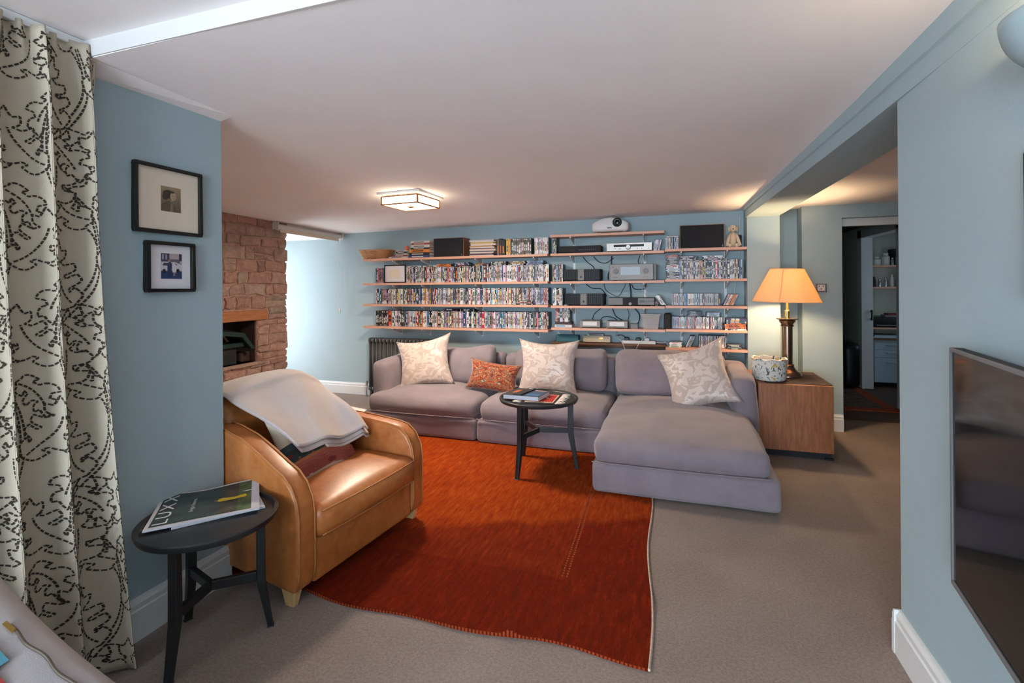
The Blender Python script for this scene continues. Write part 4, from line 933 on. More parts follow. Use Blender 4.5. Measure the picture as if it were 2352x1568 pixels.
B().lathe([(.01, 1.028), (.052, 1.030), (.054, 1.038), (.046, 1.044), (.052, 1.056), (.062, 1.066), (.066, 1.078), (.062, 1.082), (.072, 1.086), (.086, 1.092), (.087, 1.098), (.01, 1.100)], 40, T).build('capital', 'bronze', lp, smooth=True)
B().lathe([(.01, 1.098), (.021, 1.10), (.021, 1.165), (.016, 1.170), (.010, 1.178), (.008, 1.30), (.01, 1.30)], 20, T).build('bulb_holder', 'brass', lp, smooth=True)
T2 = T @ Matrix.Translation((-0.005, 0, 1.245)) @ Matrix.Rotation(math.radians(1.2), 4, 'Y')
b = B(); b.lathe([(.272, 0), (.134, .285)], 64, T2, cap=False); b.lathe([(.2705, 0.0005), (.1325, .285)], 64, T2, cap=False); sh = b.build('shade', 'shade_cloth', lp, smooth='full', weld=False)
b = B(); b.tube([T2 @ Vector((.272 * math.cos(2 * PI * i / 48), .272 * math.sin(2 * PI * i / 48), 0)) for i in range(48)], .003, 5, True); b.tube([T2 @ Vector((.134 * math.cos(2 * PI * i / 48), .134 * math.sin(2 * PI * i / 48), .285)) for i in range(48)], .003, 5, True); b.build('shade_trim', 'shade_cloth', sh, smooth='full')
a_ = -1.95; b = B(); b.bar(T2 @ Vector((.2725 * math.cos(a_), .2725 * math.sin(a_), 0.002)), T2 @ Vector((.1345 * math.cos(a_), .1345 * math.sin(a_), .283)), .009, .003, up=(math.cos(a_), math.sin(a_), .4)); b.build('seam', 'shade_cloth', sh)
B().ball((0.93, 4.86, 1.36), (.03, .03, .045)).build('bulb', 'lamp_glass', lp, smooth='full')
light('table_lamp_bulb', 'POINT', (0.93, 4.86, 1.36), 60, WARM, shadow_soft_size=0.045)
fb = thing('fabric_basket', (0.752, 4.66, 0.592), 'round fabric basket printed with leaves beside the bronze lamp', 'basket'); T = Matrix.Translation((0.752, 4.66, 0))
b = B(); pr = [(0.01, .593), (.118, .593), (.126, .600), (.134, .66), (.136, .742), (.134, .768), (.128, .772), (.124, .766), (.124, .66), (.115, .612), (.01, .610)]; b.lathe(pr, 40, T); b.build('body', 'leafy_print', fb, smooth=True)
b = B(); b.tube([(0.752 + .132 * math.cos(2 * PI * i / 40), 4.66 + .132 * math.sin(2 * PI * i / 40), .768 + .006 * math.sin(i * 1.3)) for i in range(40)], .009, 6, True); b.build('rolled_rim', 'leafy_print', fb, smooth='full')
sk = thing('wall_socket', (1.3225, 5.4, 1.318), 'white three-hole round-pin wall socket beside the doorway', 'socket')
B().box(1.277, 1.368, 5.388, 5.40, 1.318, 1.402).build('plate', 'silver', sk, bevel=0.003)
B().box(1.292, 1.353, 5.384, 5.388, 1.332, 1.390).build('face', 'white_plastic', sk, bevel=0.006)
for x, z in ((1.307, 1.376), (1.338, 1.376), (1.3225, 1.350)): B().lathe([(.001, 0), (.007, 0), (.007, .002), (.001, .002)], 12, Matrix.Translation((x, 5.3845, z)) @ Matrix.Rotation(PI / 2, 4, 'X')).build('pin_hole', 'grey_plastic', sk)
# ------------------------------------------------------------------ roller blind, radiator
rb = thing('roller_blind', (-4.2, 4.92, 2.0), 'white roller blind rolled up at the alcove opening', 'blind')
b = B(); b.tube([(-4.195, 4.36, 2.085), (-4.195, 5.46, 2.068)], 0.030, 16); b.build('roller_tube', 'white_plastic', rb, smooth=True)
b = B(); b.bar((-4.180, 4.40, 2.045), (-4.180, 5.40, 2.028), 0.006, 0.045); b.build('hem', 'mount_cream', rb)
for y, z in ((4.345, 2.085), (5.465, 2.067)): B().box(-4.235, -4.15, y - .008, y + .008, z - .035, z + .05).build('end_bracket', 'white_plastic', rb, bevel=.003)
b = B(); b.tube([(-4.155, 5.43, 2.07), (-4.155, 5.43, 1.13)], 0.0022, 5); b.tube([(-4.225, 5.44, 2.07), (-4.225, 5.44, 1.13)], 0.0022, 5); b.tube([(-4.155, 5.43, 1.13), (-4.19, 5.435, 1.105), (-4.225, 5.44, 1.13)], 0.0022, 5); b.build('pull_chain', 'white_plastic', rb)
B().lathe([(.003, 1.10), (.009, 1.105), (.009, 1.14), (.003, 1.145)], 8, Matrix.Translation((-4.19, 5.435, -.02))).build('chain_weight', 'white_plastic', rb)
ra = thing('radiator', (-3.25, 5.42, 0.0), 'dark grey column radiator on the wall under the shelves', 'radiator')
first = None
for i in range(17):
    x = -3.70 + .0535 * i
    if first is None:
        b = B()
        for y in (5.375, 5.41, 5.445): b.tube([(x, y, .11), (x, y, .735)], .0135, 8)
        b.rbox(x - .022, x + .022, 5.355, 5.465, .70, .757, .02); b.rbox(x - .022, x + .022, 5.355, 5.465, .09, .14, .02)
        first = b.build('column_section', 'radiator_iron', ra, smooth='full')
    else:
        o = first.copy(); COL.objects.link(o); o.parent = ra; o.location = (.0535 * i, 0, 0)
for x in (-3.70, -3.70 + .0535 * 16): B().box(x - .012, x + .012, 5.385, 5.435, 0.0, .10).build('foot', 'radiator_iron', ra)
b = B(); b.tube([(-3.72, 5.41, .12), (-3.775, 5.41, .12)], .010, 8); b.tube([(-3.775, 5.41, .0), (-3.775, 5.41, .14)], .008, 8); b.tube([(-3.775, 5.41, .14), (-3.775, 5.41, .20)], .017, 10); b.build('valve', 'steel', ra, smooth=True)
# ------------------------------------------------------------------ near cushion on a low settee (mostly out of frame)
ns = thing('settee', (-1.45, -0.2, 0.0), 'low linen settee at the near left edge, under the zipped cushion', 'sofa')
B().rbox(-1.80, -1.0, -0.9, 0.50, 0.02, 0.24, 0.04).build('base', 'near_linen', ns, smooth='full')
B().rbox(-1.80, -1.0, -0.9, 0.48, 0.24, 0.42, 0.06, puff=(0, 0.01, .02)).build('seat_cushion', 'near_linen', ns, smooth='full')
Mn = frame4((-1.52, 0.57, 0.485), (0.95, -0.10, -0.20), (0.16, 0.93, 0.33))
zc_ = pillow('zipped_cushion', 'pale linen cushion with a brass zip in the near left corner', 0.62, 0.50, 0.13, Mn, 'near_linen', 0.04, n=24, wr=.006, seed=9)
def zs_(x, y, e): return .065 * max(0, (1 - (x / .31) ** 2) * (1 - (y / .25) ** 2)) ** .42 + e
b = B(); pts = []
for i in range(41):
    u = i / 40; x = -0.045 + 0.325 * u; y = 0.190 + .010 * u + .003 * math.sin(u * 16); pts.append((x, y, zs_(x, y, .004)))
b.tube(pts, .0036, 6); o = b.build('zip', 'zip_metal', None, smooth='full', org=(0, 0, 0)); o.parent = zc_
b = B(); b.bar((-.048, .189, zs_(-.048, .189, .008)), (-.005, .190, zs_(-.005, .190, .009)), .009, .004); o = b.build('zip_pull', 'brass', None, org=(0, 0, 0)); o.parent = zc_
b = B(); b.grid(lambda u, v: (-.24 + .37 * u, -.16 + .29 * v, zs_(-.24 + .37 * u, -.16 + .29 * v, .006)), 14, 12); o = b.build('woven_panel', 'red_card', None, smooth='full', org=(0, 0, 0)); o.parent = zc_
b = B(); b.grid(lambda u, v: (-.24 + .31 * u, .13 + .025 * v, zs_(-.24 + .31 * u, .13 + .025 * v, .006)), 14, 3); o = b.build('woven_stripe', 'teal_card', None, smooth='full', org=(0, 0, 0)); o.parent = zc_
# ------------------------------------------------------------------ rooms beyond the doorway
hr = thing('hall_rug', (1.9, 7.2, -0.004), 'dark patterned runner with rust border beyond the doorway', 'rug')
B().box(1.45, 2.20, 6.5, 8.3, -0.004, 0.006).build('field', 'hall_rug', hr)
b = B(); b.box(2.20, 2.32, 6.36, 8.35, -0.004, 0.006); b.box(1.40, 2.20, 6.36, 6.5, -0.004, 0.006); b.build('border', 'hall_rug_border', hr)
ab = thing('armchair', (1.85, 7.95, 0.006), 'black leather armchair in the dark room beyond the doorway', 'armchair')
B().rbox(1.45, 2.10, 7.62, 8.35, 0.02, 0.38, .05, puff=(0, .02, .02)).build('seat', 'armchair_black', ab, smooth='full')
B().rbox(2.10, 2.31, 7.55, 8.40, 0.02, 0.60, .07, puff=(.01, .01, 0)).build('arm', 'armchair_black', ab, smooth='full'); B().rbox(1.36, 1.47, 7.55, 8.40, 0.02, 0.58, .05).build('arm', 'armchair_black', ab, smooth='full')
B().rbox(1.42, 2.12, 8.22, 8.48, 0.3, 0.82, .09, puff=(0, .04, .0)).build('backrest', 'armchair_black', ab, smooth='full')
dr = thing('drawer_unit', (2.85, 8.15, 0.0), 'white three-drawer pedestal under the study worktop', 'drawers')
B().box(2.56, 3.05, 7.91, 8.40, 0.055, 0.63).build('carcass', 'drawer_white', dr); B().box(2.60, 3.0, 7.95, 8.35, 0.0, 0.055).build('castor_base', 'black_plastic', dr)
for z0_, z1_, zh in ((.50, .598, .56), (.395, .495, .455), (.06, .39, .325)):
    dd = B().box(2.565, 3.045, 7.895, 7.91, z0_, z1_).build('drawer_front', 'drawer_white', dr, bevel=.002); h = B(); h.tube([(2.70, 7.895, zh), (2.71, 7.87, zh), (2.88, 7.87, zh), (2.89, 7.895, zh)], .006, 6); h.build('handle', 'steel', dd, smooth='full')
B().box(2.50, 3.38, 7.86, 8.41, 0.632, 0.655).build('study_worktop', 'dark_oak', None, label='dark wooden worktop over the white drawers in the study', cat='worktop')
B().box(2.50, 3.38, 7.90, 8.42, 0.775, 0.80).build('study_shelf', 'shelf_beech', None, label='low pale study shelf carrying the black printer', cat='shelf')
B().box(2.50, 3.38, 8.10, 8.42, 1.325, 1.35).build('study_shelf', 'shelf_beech', None, label='middle study shelf with small bottles', cat='shelf')
B().box(2.50, 3.38, 8.10, 8.42, 1.625, 1.65).build('study_shelf', 'shelf_beech', None, label='upper study shelf with white jars', cat='shelf')
p_ = thing('printer', (2.8, 8.15, .80), 'black printer on the low study shelf seen through the doorway', 'printer')
B().rbox(2.53, 3.0, 7.95, 8.38, .801, .935, .015).build('body', 'black_plastic', p_, smooth=True); B().box(2.60, 2.93, 7.92, 7.95, .82, .835).build('paper_tray', 'grey_plastic', p_)
b = B(); b.box(2.55, 2.90, 7.92, 8.2, .656, .668); b.box(2.58, 2.86, 7.94, 8.2, .668, .690); b.build('paper_pile', 'drawer_white', None, label='loose pile of papers on the study worktop', cat='papers')
B().box(2.72, 2.90, 7.98, 8.15, .936, .965).build('paperback', 'grey_plastic', None, bevel=.002, label='grey book lying on the black printer', cat='book'); B().box(2.76, 2.97, 7.99, 8.16, .966, .985).build('paperback', 'red_card', None, bevel=.002, label='red book on top of the grey one on the printer', cat='book')
rs = random.Random(4)
def jar(x, y, z, r, h, m, label):
    j = thing('jar', (x, y, z), label, 'jar'); T = Matrix.Translation((x, y, z))
    B().lathe([(.005, 0), (r, .0), (r, h * .7), (r * .6, h * .82), (r * .6, h * .86), (.005, h * .86)], 14, T).build('body', m, j, smooth=True); B().lathe([(.005, h * .86), (r * .7, h * .86), (r * .7, h), (.005, h)], 14, T).build('lid', m, j, smooth=True)
jar(2.69, 8.2, 1.651, .055, .12, 'ceramic_white', 'squat white jar at the left of the upper study shelf'); jar(2.80, 8.2, 1.651, .05, .17, 'ceramic_white', 'tall white jar on the upper study shelf'); jar(2.875, 8.18, 1.651, .018, .10, 'steel', 'thin metal tube on the upper study shelf'); jar(2.97, 8.2, 1.651, .05, .15, 'ceramic_white', 'white jar before the dark box on the upper study shelf')
B().box(2.90, 3.2, 8.27, 8.41, 1.651, 1.88).build('storage_box', 'matt_black', None, bevel=.004, label='dark box at the back of the upper study shelf', cat='box')
for i, (x, r, h, m, nm) in enumerate(((2.66, .022, .14, 'black_plastic', 'black bottle at the left end of the middle study shelf'), (2.73, .022, .10, 'steel', 'bright metal tin on the middle study shelf'), (2.80, .020, .12, 'steel', 'second metal tin on the middle study shelf'), (2.87, .026, .17, 'ceramic_white', 'tallest pale bottle on the middle study shelf'), (2.94, .022, .12, 'grey_plastic', 'grey bottle on the middle study shelf'), (3.0, .02, .11, 'teal_card', 'teal bottle on the middle study shelf'))): jar(x, 8.2, 1.351, r, h, m, nm)
B().box(3.04, 3.08, 8.12, 8.35, 1.351, 1.56).build('file_box', 'red_card', None, bevel=.003, label='upright red file on the middle study shelf', cat='file')
a = light('study_fill_light', 'AREA', (3.37, 7.2, 1.4), 1.3, DAY, shape='RECTANGLE', size=0.9, size_y=0.9); aim(a, (-1, 0, 0))  # fill light added to brighten the study, set in the added window
# ------------------------------------------------------------------ shelving
FY = 5.25
Z_L = {'top': 1.740, 'second': 1.438, 'third': 1.177, 'bottom': 0.903}
Z_M = {'projector': 1.944, 'top': 1.740, 'second': 1.435, 'third': 1.170, 'bottom': 0.930}
Z_R = {'top': 1.753, 'second': 1.445, 'third': 1.175, 'fourth': 0.937, 'lowest': 0.747}
TH = 0.013
SEC = {'left': (-3.705, -1.330, Z_L), 'middle': (-1.296, -0.104, Z_M), 'right': (-0.097, 0.663, Z_R)}
for sec, (x0, x1, zz) in SEC.items():
    for nm, z in zz.items():
        B().box(x0, x1, FY, YB - .006, z - TH, z + TH).build('shelf_board', 'shelf_beech', None, bevel=.0015, label='%s board of the %s stack of beech shelves' % (nm if nm != 'projector' else 'topmost projector', sec), cat='shelf')
UPR = [(-3.30, 'left', 'leftmost'), (-2.90, 'left', 'second from left'), (-2.20, 'left', 'third from left'), (-1.50, 'left', 'fourth from left'), (-1.08, 'middle', 'behind the black power amplifiers'), (-0.31, 'middle', 'behind the silver preamplifier'), (0.06, 'right', 'left one of the right-hand shelves'), (0.49, 'right', 'right one of the right-hand shelves')]
for x, sec, where in UPR:
    zz = SEC[sec][2]; zlo = min(zz.values()) - .10; zhi = max(zz.values()) + (.10 if sec != 'middle' else .03)
    u = thing('shelf_upright', (x, YB - .008, zlo), 'white slotted metal shelf upright, %s' % where, 'shelf upright', 'metal shelf uprights')
    B().box(x - .012, x + .012, YB - .0055, YB, zlo, zhi).build('rail', 'white_gloss', u)
    for z in zz.values():
        b = B(); b.add([(x + s * .005, y, q) for s in (-1, 1) for y, q in ((YB - .006, z - TH - .075), (YB - .006, z - TH), (FY + .025, z - TH), (FY + .025, z - TH - .014))], [(0, 1, 2, 3), (7, 6, 5, 4), (0, 4, 5, 1), (1, 5, 6, 2), (2, 6, 7, 3), (3, 7, 4, 0)])
        b.build('bracket', 'white_gloss', u)
lo = thing('timber_ledge', (-.70, 5.42, .73), 'moulded dark timber ledge on the wall behind the sofa', 'shelf')
B().box(-1.315, -.10, 5.36, YB, .752, .775).build('board', 'dark_oak', lo, bevel=.003); B().box(-1.30, -.12, 5.40, YB, .722, .752).build('moulding', 'dark_oak', lo, bevel=.006)
# ---- discs and boxes: one little mesh each
PAL = {'white': (222, 220, 222), 'cream': (214, 200, 176), 'pale grey': (180, 180, 188), 'grey': (112, 112, 118), 'charcoal': (60, 60, 64), 'black': (30, 30, 34), 'navy': (44, 56, 84), 'blue': (70, 110, 156), 'pale blue': (142, 176, 204), 'teal': (50, 112, 124), 'red': (170, 50, 44), 'maroon': (104, 42, 42), 'orange': (206, 104, 50), 'yellow': (214, 168, 60), 'pink': (196, 132, 132), 'tan': (176, 142, 112), 'brown': (98, 72, 56), 'lavender': (158, 152, 178), 'olive': (110, 108, 78)}
DW = [('white', 26), ('cream', 9), ('pale grey', 15), ('grey', 9), ('charcoal', 10), ('black', 14), ('navy', 5), ('blue', 3), ('pale blue', 5), ('teal', 2), ('red', 2.5), ('maroon', 2), ('orange', 2.5), ('yellow', 2), ('pink', 4), ('tan', 4), ('brown', 2), ('lavender', 6), ('olive', 1)]
CW_ = [('white', 34), ('pale grey', 22), ('cream', 8), ('grey', 8), ('charcoal', 6), ('black', 4), ('pale blue', 7), ('blue', 3), ('red', 3), ('lavender', 5), ('tan', 2)]
rm = random.Random(21)
def pick(w): 
    n = [a for a, c in w]; return rm.choices(n, [c for a, c in w])[0]
SPECS = {'dvd': [], 'cd': []}
def case_geo(w, d, h, cname, kind):
    """box w x d x h, origin at front bottom centre, spine facing -y, colours per face"""
    b = B(); c = PAL[cname]; j = lambda q, a=14: tuple(max(10, min(240, v + rm.uniform(-a, a))) for v in q)
    body = j(c); dark = sum(c) < 300; ink = j((220, 216, 212) if dark else (40, 38, 40), 20); x0, x1 = -w / 2, w / 2
    if rm.random() < .12: ink = j(PAL[rm.choice(['red', 'yellow', 'blue', 'orange'])])
    second = j(PAL[pick(DW)]) if rm.random() < .3 and kind == 'dvd' else body
    if kind == 'dvd':
        e = w * .22; t0 = rm.uniform(.18, .3); t1 = rm.uniform(.55, .8); rows = [0, .035, .085, .12, t0, (t0 + t1) / 2 - .02, (t0 + t1) / 2 + .02, t1, .90, .96, 1]
        ctr = [body, (210, 210, 210) if rm.random() < .7 else body, body, second if rm.random() < .5 else body, ink, body, ink, body, ink if rm.random() < .6 else body, body]
        side = [body, body, body, second, body, body, body, body, second, body]
    else:
        e = w * .3; t0 = rm.uniform(.1, .3); t1 = rm.uniform(.5, .9); rows = [0, .03, t0, t1, .97, 1]; ctr = [(90, 90, 94), body, ink, body, (90, 90, 94)]; side = [(90, 90, 94), body, body, body, (90, 90, 94)]
    xs = [x0, x0 + e, x1 - e, x1]; n = len(rows)
    b.v = [(x, 0, h * r) for r in rows for x in xs]; b.f = []; b.c = []
    for k in range(n - 1):
        for q in range(3): b.f.append((k * 4 + q, k * 4 + q + 1, k * 4 + q + 5, k * 4 + q + 4)); b.c.append(ctr[k] if q == 1 else side[k])
    m = len(b.v); b.v += [(x0, d, 0), (x1, d, 0), (x1, d, h), (x0, d, h)]; L = (n - 1) * 4
    edge = tuple(q * .35 for q in (90, 90, 94)) if kind == 'dvd' else (150, 150, 154)
    for f_ in ((0, m, m + 1, 3), (L, L + 3, m + 2, m + 3), (0, L, m + 3, m), (3, m + 1, m + 2, L + 3), (m, m + 3, m + 2, m + 1)): b.f.append(f_); b.c.append(edge if f_[0] != L else (70, 70, 74))
    return b
def put(kind, w, d, h, cname, M4, label, group):
    SPECS[kind].append((w, d, h, cname, M4, label, group))
def row(kind, x0, x1, y, z, where, group, lean=0.0, weights=None, wmul=1.0, cnt0=0, thick=0.12):
    w_ = weights or (DW if kind == 'dvd' else CW_); x = x0; n = cnt0
    H_, D_ = (.190, .134) if kind == 'dvd' else (.125, .141)
    base = .0143 if kind == 'dvd' else .0103
    while True:
        w = base * wmul * (rm.choice((1.7, 2.1, .6)) if rm.random() < thick else rm.uniform(.94, 1.04))
        step = (w + .0003) / math.cos(lean)
        if x + step > x1: break
        n += 1; cn = pick(w_); h = H_ * (rm.uniform(.985, 1.0) if rm.random() > .05 else .93); yy = y + rm.uniform(-.004, .006)
        M4 = Matrix.Translation((x + (w / 2 if lean >= 0 else w / 2), yy, z))
        if lean: 
            M4 = Matrix.Translation((x, yy, z)) @ Matrix.Rotation(lean, 4, 'Y') @ Matrix.Translation((w / 2 if lean > 0 else w / 2, 0, 0))
            if lean > 0: M4 = Matrix.Translation((0, 0, math.sin(lean) * w)) @ M4
        put(kind, w, D_, h, cn, M4, '%s %s, %s from left %s' % (cn, 'DVD case' if kind == 'dvd' else 'CD case', ordinal(n), where), group)
        x += step
    return n
def flatpile(kind, xc, y, z, n, where, group, w_=None, jit=.012, yaw=0.0):
    H_, D_ = (.190, .134) if kind == 'dvd' else (.125, .141); T_ = .0143 if kind == 'dvd' else .0103
    for k in range(n):
        cn = pick(w_ or (DW if kind == 'dvd' else CW_))
        M4 = Matrix.Translation((xc + rm.uniform(-jit, jit), y + rm.uniform(-jit, jit) * .6, z + T_ * (k + .5) + .0003 * k)) @ Matrix.Rotation(yaw + rm.uniform(-.04, .04), 4, 'Z') @ Matrix.Rotation(PI / 2, 4, 'Y') @ Matrix.Translation((0, 0, -H_ / 2))
        put(kind, T_, D_, H_, cn, M4, '%s %s, %s up in the %s' % (cn, 'DVD case' if kind == 'dvd' else 'CD case', ordinal(k + 1), where), group)
DY = 5.335
zt = lambda s, n: SEC[s][2][n] + TH + .0005
row('dvd', -3.578, -3.455, DY, zt('left', 'second'), 'left of the frame on second shelf', 'DVDs on the left shelves')
n = row('dvd', -3.44, -1.335, DY, zt('left', 'second'), 'in the long second-shelf row', 'DVDs on the left shelves')
row('dvd', -1.294, -1.175, DY, zt('middle', 'second'), 'in the long second-shelf row', 'DVDs on the left shelves', cnt0=n)
n = row('dvd', -3.575, -1.335, DY, zt('left', 'third'), 'in the long third-shelf row', 'DVDs on the left shelves')
row('dvd', -1.294, -1.152, DY, zt('middle', 'third'), 'in the long third-shelf row', 'DVDs on the left shelves', cnt0=n)
n = row('dvd', -3.58, -3.40, DY, zt('left', 'bottom'), 'at the dark end of the bottom row', 'DVDs on the left shelves', weights=[('black', 6), ('charcoal', 4)])
row('dvd', -3.395, -2.95, DY, zt('left', 'bottom'), 'in the bottom long row', 'DVDs on the left shelves', wmul=1.5)
row('dvd', -2.945, -1.335, DY, zt('left', 'bottom'), 'in the right part of the bottom row', 'DVDs on the left shelves')
row('dvd', -1.838, -1.782, DY, zt('left', 'top'), 'at the yellow pair on top shelf', 'DVDs on the top shelf', weights=[('yellow', 1)], wmul=1.9, thick=0)
row('dvd', -1.775, -1.515, DY, zt('left', 'top'), 'in the black box-set row on top shelf', 'DVDs on the top shelf', weights=[('black', 6), ('charcoal', 3), ('brown', 1)], wmul=1.5)
n = row('dvd', -1.50, -1.335, DY, zt('left', 'top'), 'in the pale row on top shelf', 'DVDs on the top shelf', weights=[('white', 5), ('pale grey', 3), ('orange', 1)])
row('dvd', -1.29, -1.225, DY, zt('middle', 'top'), 'in the pale row on top shelf', 'DVDs on the top shelf', weights=[('black', 5), ('charcoal', 3)], cnt0=n)
row('dvd', 0.017, 0.635, DY, zt('right', 'second'), 'on the right second shelf', 'DVDs on the right shelves', thick=.2)
row('dvd', -1.262, -1.10, DY, zt('middle', 'bottom') + .058, 'standing on the white box', 'DVDs standing on the white box', weights=[('white', 3), ('red', 2), ('black', 2), ('yellow', 1), ('pink', 1)])
flatpile('dvd', 0.12, 5.335, zt('right', 'second') + .1905, 3, 'left pile above the right DVDs', 'DVDs lying on the right row', [('black', 3), ('white', 1), ('olive', 1)])
flatpile('dvd', 0.36, 5.335, zt('right', 'second') + .1905, 3, 'right pile above the right DVDs', 'DVDs lying on the right row', [('charcoal', 3), ('white', 2)])
flatpile('dvd', 0.56, 5.262, zt('right', 'fourth'), 8, 'pile ending the fourth shelf', 'DVD pile on the fourth shelf', [('black', 3), ('navy', 3), ('orange', 1), ('white', 1)])
xx = -1.0
for xx, cn, nn, wh in ((-2.62, 'orange', 2, 'orange pile above the second-shelf row'), (-2.40, 'navy', 3, 'navy pile above the second-shelf row'), (-2.15, 'charcoal', 2, 'dark pile above the second-shelf row'), (-1.93, 'black', 3, 'black pile above the second-shelf row'), (-1.715, 'brown', 3, 'brown pile above the second-shelf row'), (-1.50, 'blue', 3, 'blue pile above the second-shelf row')):
    flatpile('dvd', xx, DY, zt('left', 'second') + .1905, nn, wh, 'DVDs lying on the second-shelf row', [(cn, 1)])
flatpile('dvd', -3.02, DY, zt('left', 'second') + .1905, 1, 'white pair above the second-shelf row', 'DVDs lying on the second-shelf row', [('white', 1)]); flatpile('dvd', -2.82, DY, zt('left', 'second') + .1905, 1, 'grey pile above the second-shelf row', 'DVDs lying on the second-shelf row', [('pale grey', 1)])
flatpile('dvd', -2.55, DY + .01, zt('left', 'bottom') + .1905, 2, 'dark pile above the bottom row', 'DVDs lying on the bottom row', [('black', 1)]); flatpile('dvd', -2.33, DY + .01, zt('left', 'bottom') + .1905, 2, 'second dark pile above the bottom row', 'DVDs lying on the bottom row', [('black', 1)])
for k, (cn, l_) in enumerate((('black', .20), ('pink', .16), ('black', .19))):
    put('dvd', .0150, .07, l_, cn, Matrix.Translation((-1.60, 5.262, zt('left', 'third') + .0154 * (k + .5))) @ Matrix.Rotation(PI / 2, 4, 'Y') @ Matrix.Translation((0, 0, -l_ / 2)), '%s case, %s of three lying before the third-shelf row' % (cn, ordinal(k + 1)), 'cases laid before the third row')
# CDs
CY = 5.345
row('cd', -0.092, -0.01, CY, zt('right', 'top') + .0, 'in the upright CDs by the right speaker', 'CDs on the top right shelf', lean=0.0)
row('cd', -0.008, 0.036, CY, zt('right', 'top'), 'in the short CD row touching the right speaker', 'CDs on the top right shelf')
row('cd', -0.225, -0.150, CY, zt('middle', 'top'), 'in the leaning CDs beside the silver amplifier', 'leaning CDs by the silver amplifier', lean=.22, weights=[('brown', 2), ('charcoal', 2), ('white', 3)])
flatpile('cd', -0.025, CY, zt('right', 'top') + .1255, 1, 'single layer on the upright CDs', 'CDs on the top right shelf', jit=.0)
flatpile('cd', -0.045 + .02, CY - .02, zt('right', 'second'), 24, 'tall CD stack beside the right DVDs', 'tall CD stack', [('black', 5), ('white', 4), ('charcoal', 3), ('brown', 1), ('red', 1)], jit=.010)
row('cd', -0.135, -0.075, CY - .03, zt('right', 'third'), 'leaning by the black disc player', 'leaning CDs by the black player', lean=-.6, weights=[('white', 5), ('cream', 2)])
row('cd', -0.035, 0.435, CY, zt('right', 'third'), 'in the pale third-shelf CD row', 'CDs on the third right shelf')
row('cd', 0.455, 0.55, CY, zt('right', 'third'), 'in the leaning third-shelf group', 'CDs on the third right shelf', lean=.42, weights=[('white', 4), ('maroon', 1), ('orange', 1), ('pink', 1)])
row('cd', -0.033, 0.33, CY, zt('right', 'fourth'), 'in the fourth-shelf CD row', 'CDs on the fourth right shelf')
row('cd', 0.335, 0.445, CY, zt('right', 'fourth'), 'in the fourth-shelf right group', 'CDs on the fourth right shelf', weights=[('teal', 2), ('charcoal', 2), ('white', 3)])
flatpile('cd', 0.19, CY + .005, zt('right', 'fourth') + .1258, 5, 'dark pile above the fourth-shelf row', 'CDs lying on the fourth row', [('navy', 2), ('charcoal', 3), ('grey', 1)]); flatpile('cd', 0.37, CY + .005, zt('right', 'fourth') + .1258, 4, 'pale pile above the fourth-shelf row', 'CDs lying on the fourth row', [('white', 2), ('pale blue', 2)])
flatpile('cd', 0.00, 5.31, zt('right', 'lowest'), 5, 'left pile on the lowest shelf', 'CDs on the lowest shelf', [('white', 3), ('charcoal', 1)])
row('cd', 0.095, 0.150, CY, zt('right', 'lowest'), 'leaning on the lowest shelf', 'CDs on the lowest shelf', lean=.42)
row('cd', 0.225, 0.475, CY, zt('right', 'lowest'), 'in the upright lowest-shelf row', 'CDs on the lowest shelf')
flatpile('cd', 0.56, 5.29, zt('right', 'lowest'), 4, 'dark right pile on the lowest shelf', 'CDs on the lowest shelf', [('charcoal', 2), ('grey', 2), ('black', 1)])
NAMES = {'dvd': 'dvd_case', 'cd': 'cd_case'}
def depthof(M4): p = M4.translation; return -p.x * -math.sin(YAW) * -1 + p.y * math.cos(YAW)
for kind, sp in SPECS.items():
    order = sorted(range(len(sp)), key=lambda i: -(sp[i][0] ** .5 / (sp[i][4].translation - Vector((0, 0, 1.4))).length)); keep = set(order[:300])
    rest = B()
    for i, (w, d, h, cn, M4, label, group) in enumerate(sp):
        g = case_geo(w, d, h, cn, kind)
        if i in keep:
            o = g.build(NAMES[kind], 'media_case', None, label=label, cat='DVD' if kind == 'dvd' else 'CD', group=group, org=(0, 0, 0)); o.matrix_world = M4
        else:
            n = len(rest.v); rest.v += [tuple(M4 @ Vector(p)) for p in g.v]; rest.f += [tuple(q + n for q in f_) for f_ in g.f]; rest.c += g.c
    if rest.v: rest.build('dvd_case_rows', 'media_case', None, label='remaining DVD cases at the far left of the long shelf rows', cat='DVDs', kind='stuff')
print('MEDIA', {k: len(v) for k, v in SPECS.items()})
# ---- books and magazines on the top shelf
def flatbook(x0, x1, y, d, z, t, c, label, pages='right', cat='book'):
    root = thing('book', ((x0 + x1) / 2, y + d / 2, z), label, cat)
    b = B(); b.box(x0, x1, y, y + d, z, z + .002, c=c); b.box(x0, x1, y, y + d, z + t - .002, z + t, c=c); b.box(x0, x1, y, y + .003, z + .002, z + t - .002, c=c)
    w = x1 - x0; ink = (224, 214, 200) if sum(c) < 330 else (60, 50, 46); b.box(x0 + w * .15, x0 + w * .7, y - .0006, y, z + t * .35, z + t * .65, c=ink); b.build('cover', 'print', root)
    B().box(x0 + .003, x1 - .003, y + .003, y + d - .003, z + .002, z + t - .002).build('pages', 'paper', root)
z = zt('left', 'top'); y = 5.285
S1 = [(.022, (52, 74, 116), 'navy blue bottom book of the tall stack on the top shelf'), (.030, (38, 40, 52), 'dark hardback second from bottom in the tall stack'), (.032, (214, 132, 58), 'orange paperback in the tall book stack'), (.018, (34, 34, 36), 'black paperback in the tall book stack'), (.028, (206, 194, 182), 'cream paperback in the tall book stack'), (.018, (150, 60, 54), 'red-flecked paperback in the tall book stack'), (.020, (214, 206, 200), 'white paperback topping the tall book stack')]
zz = z
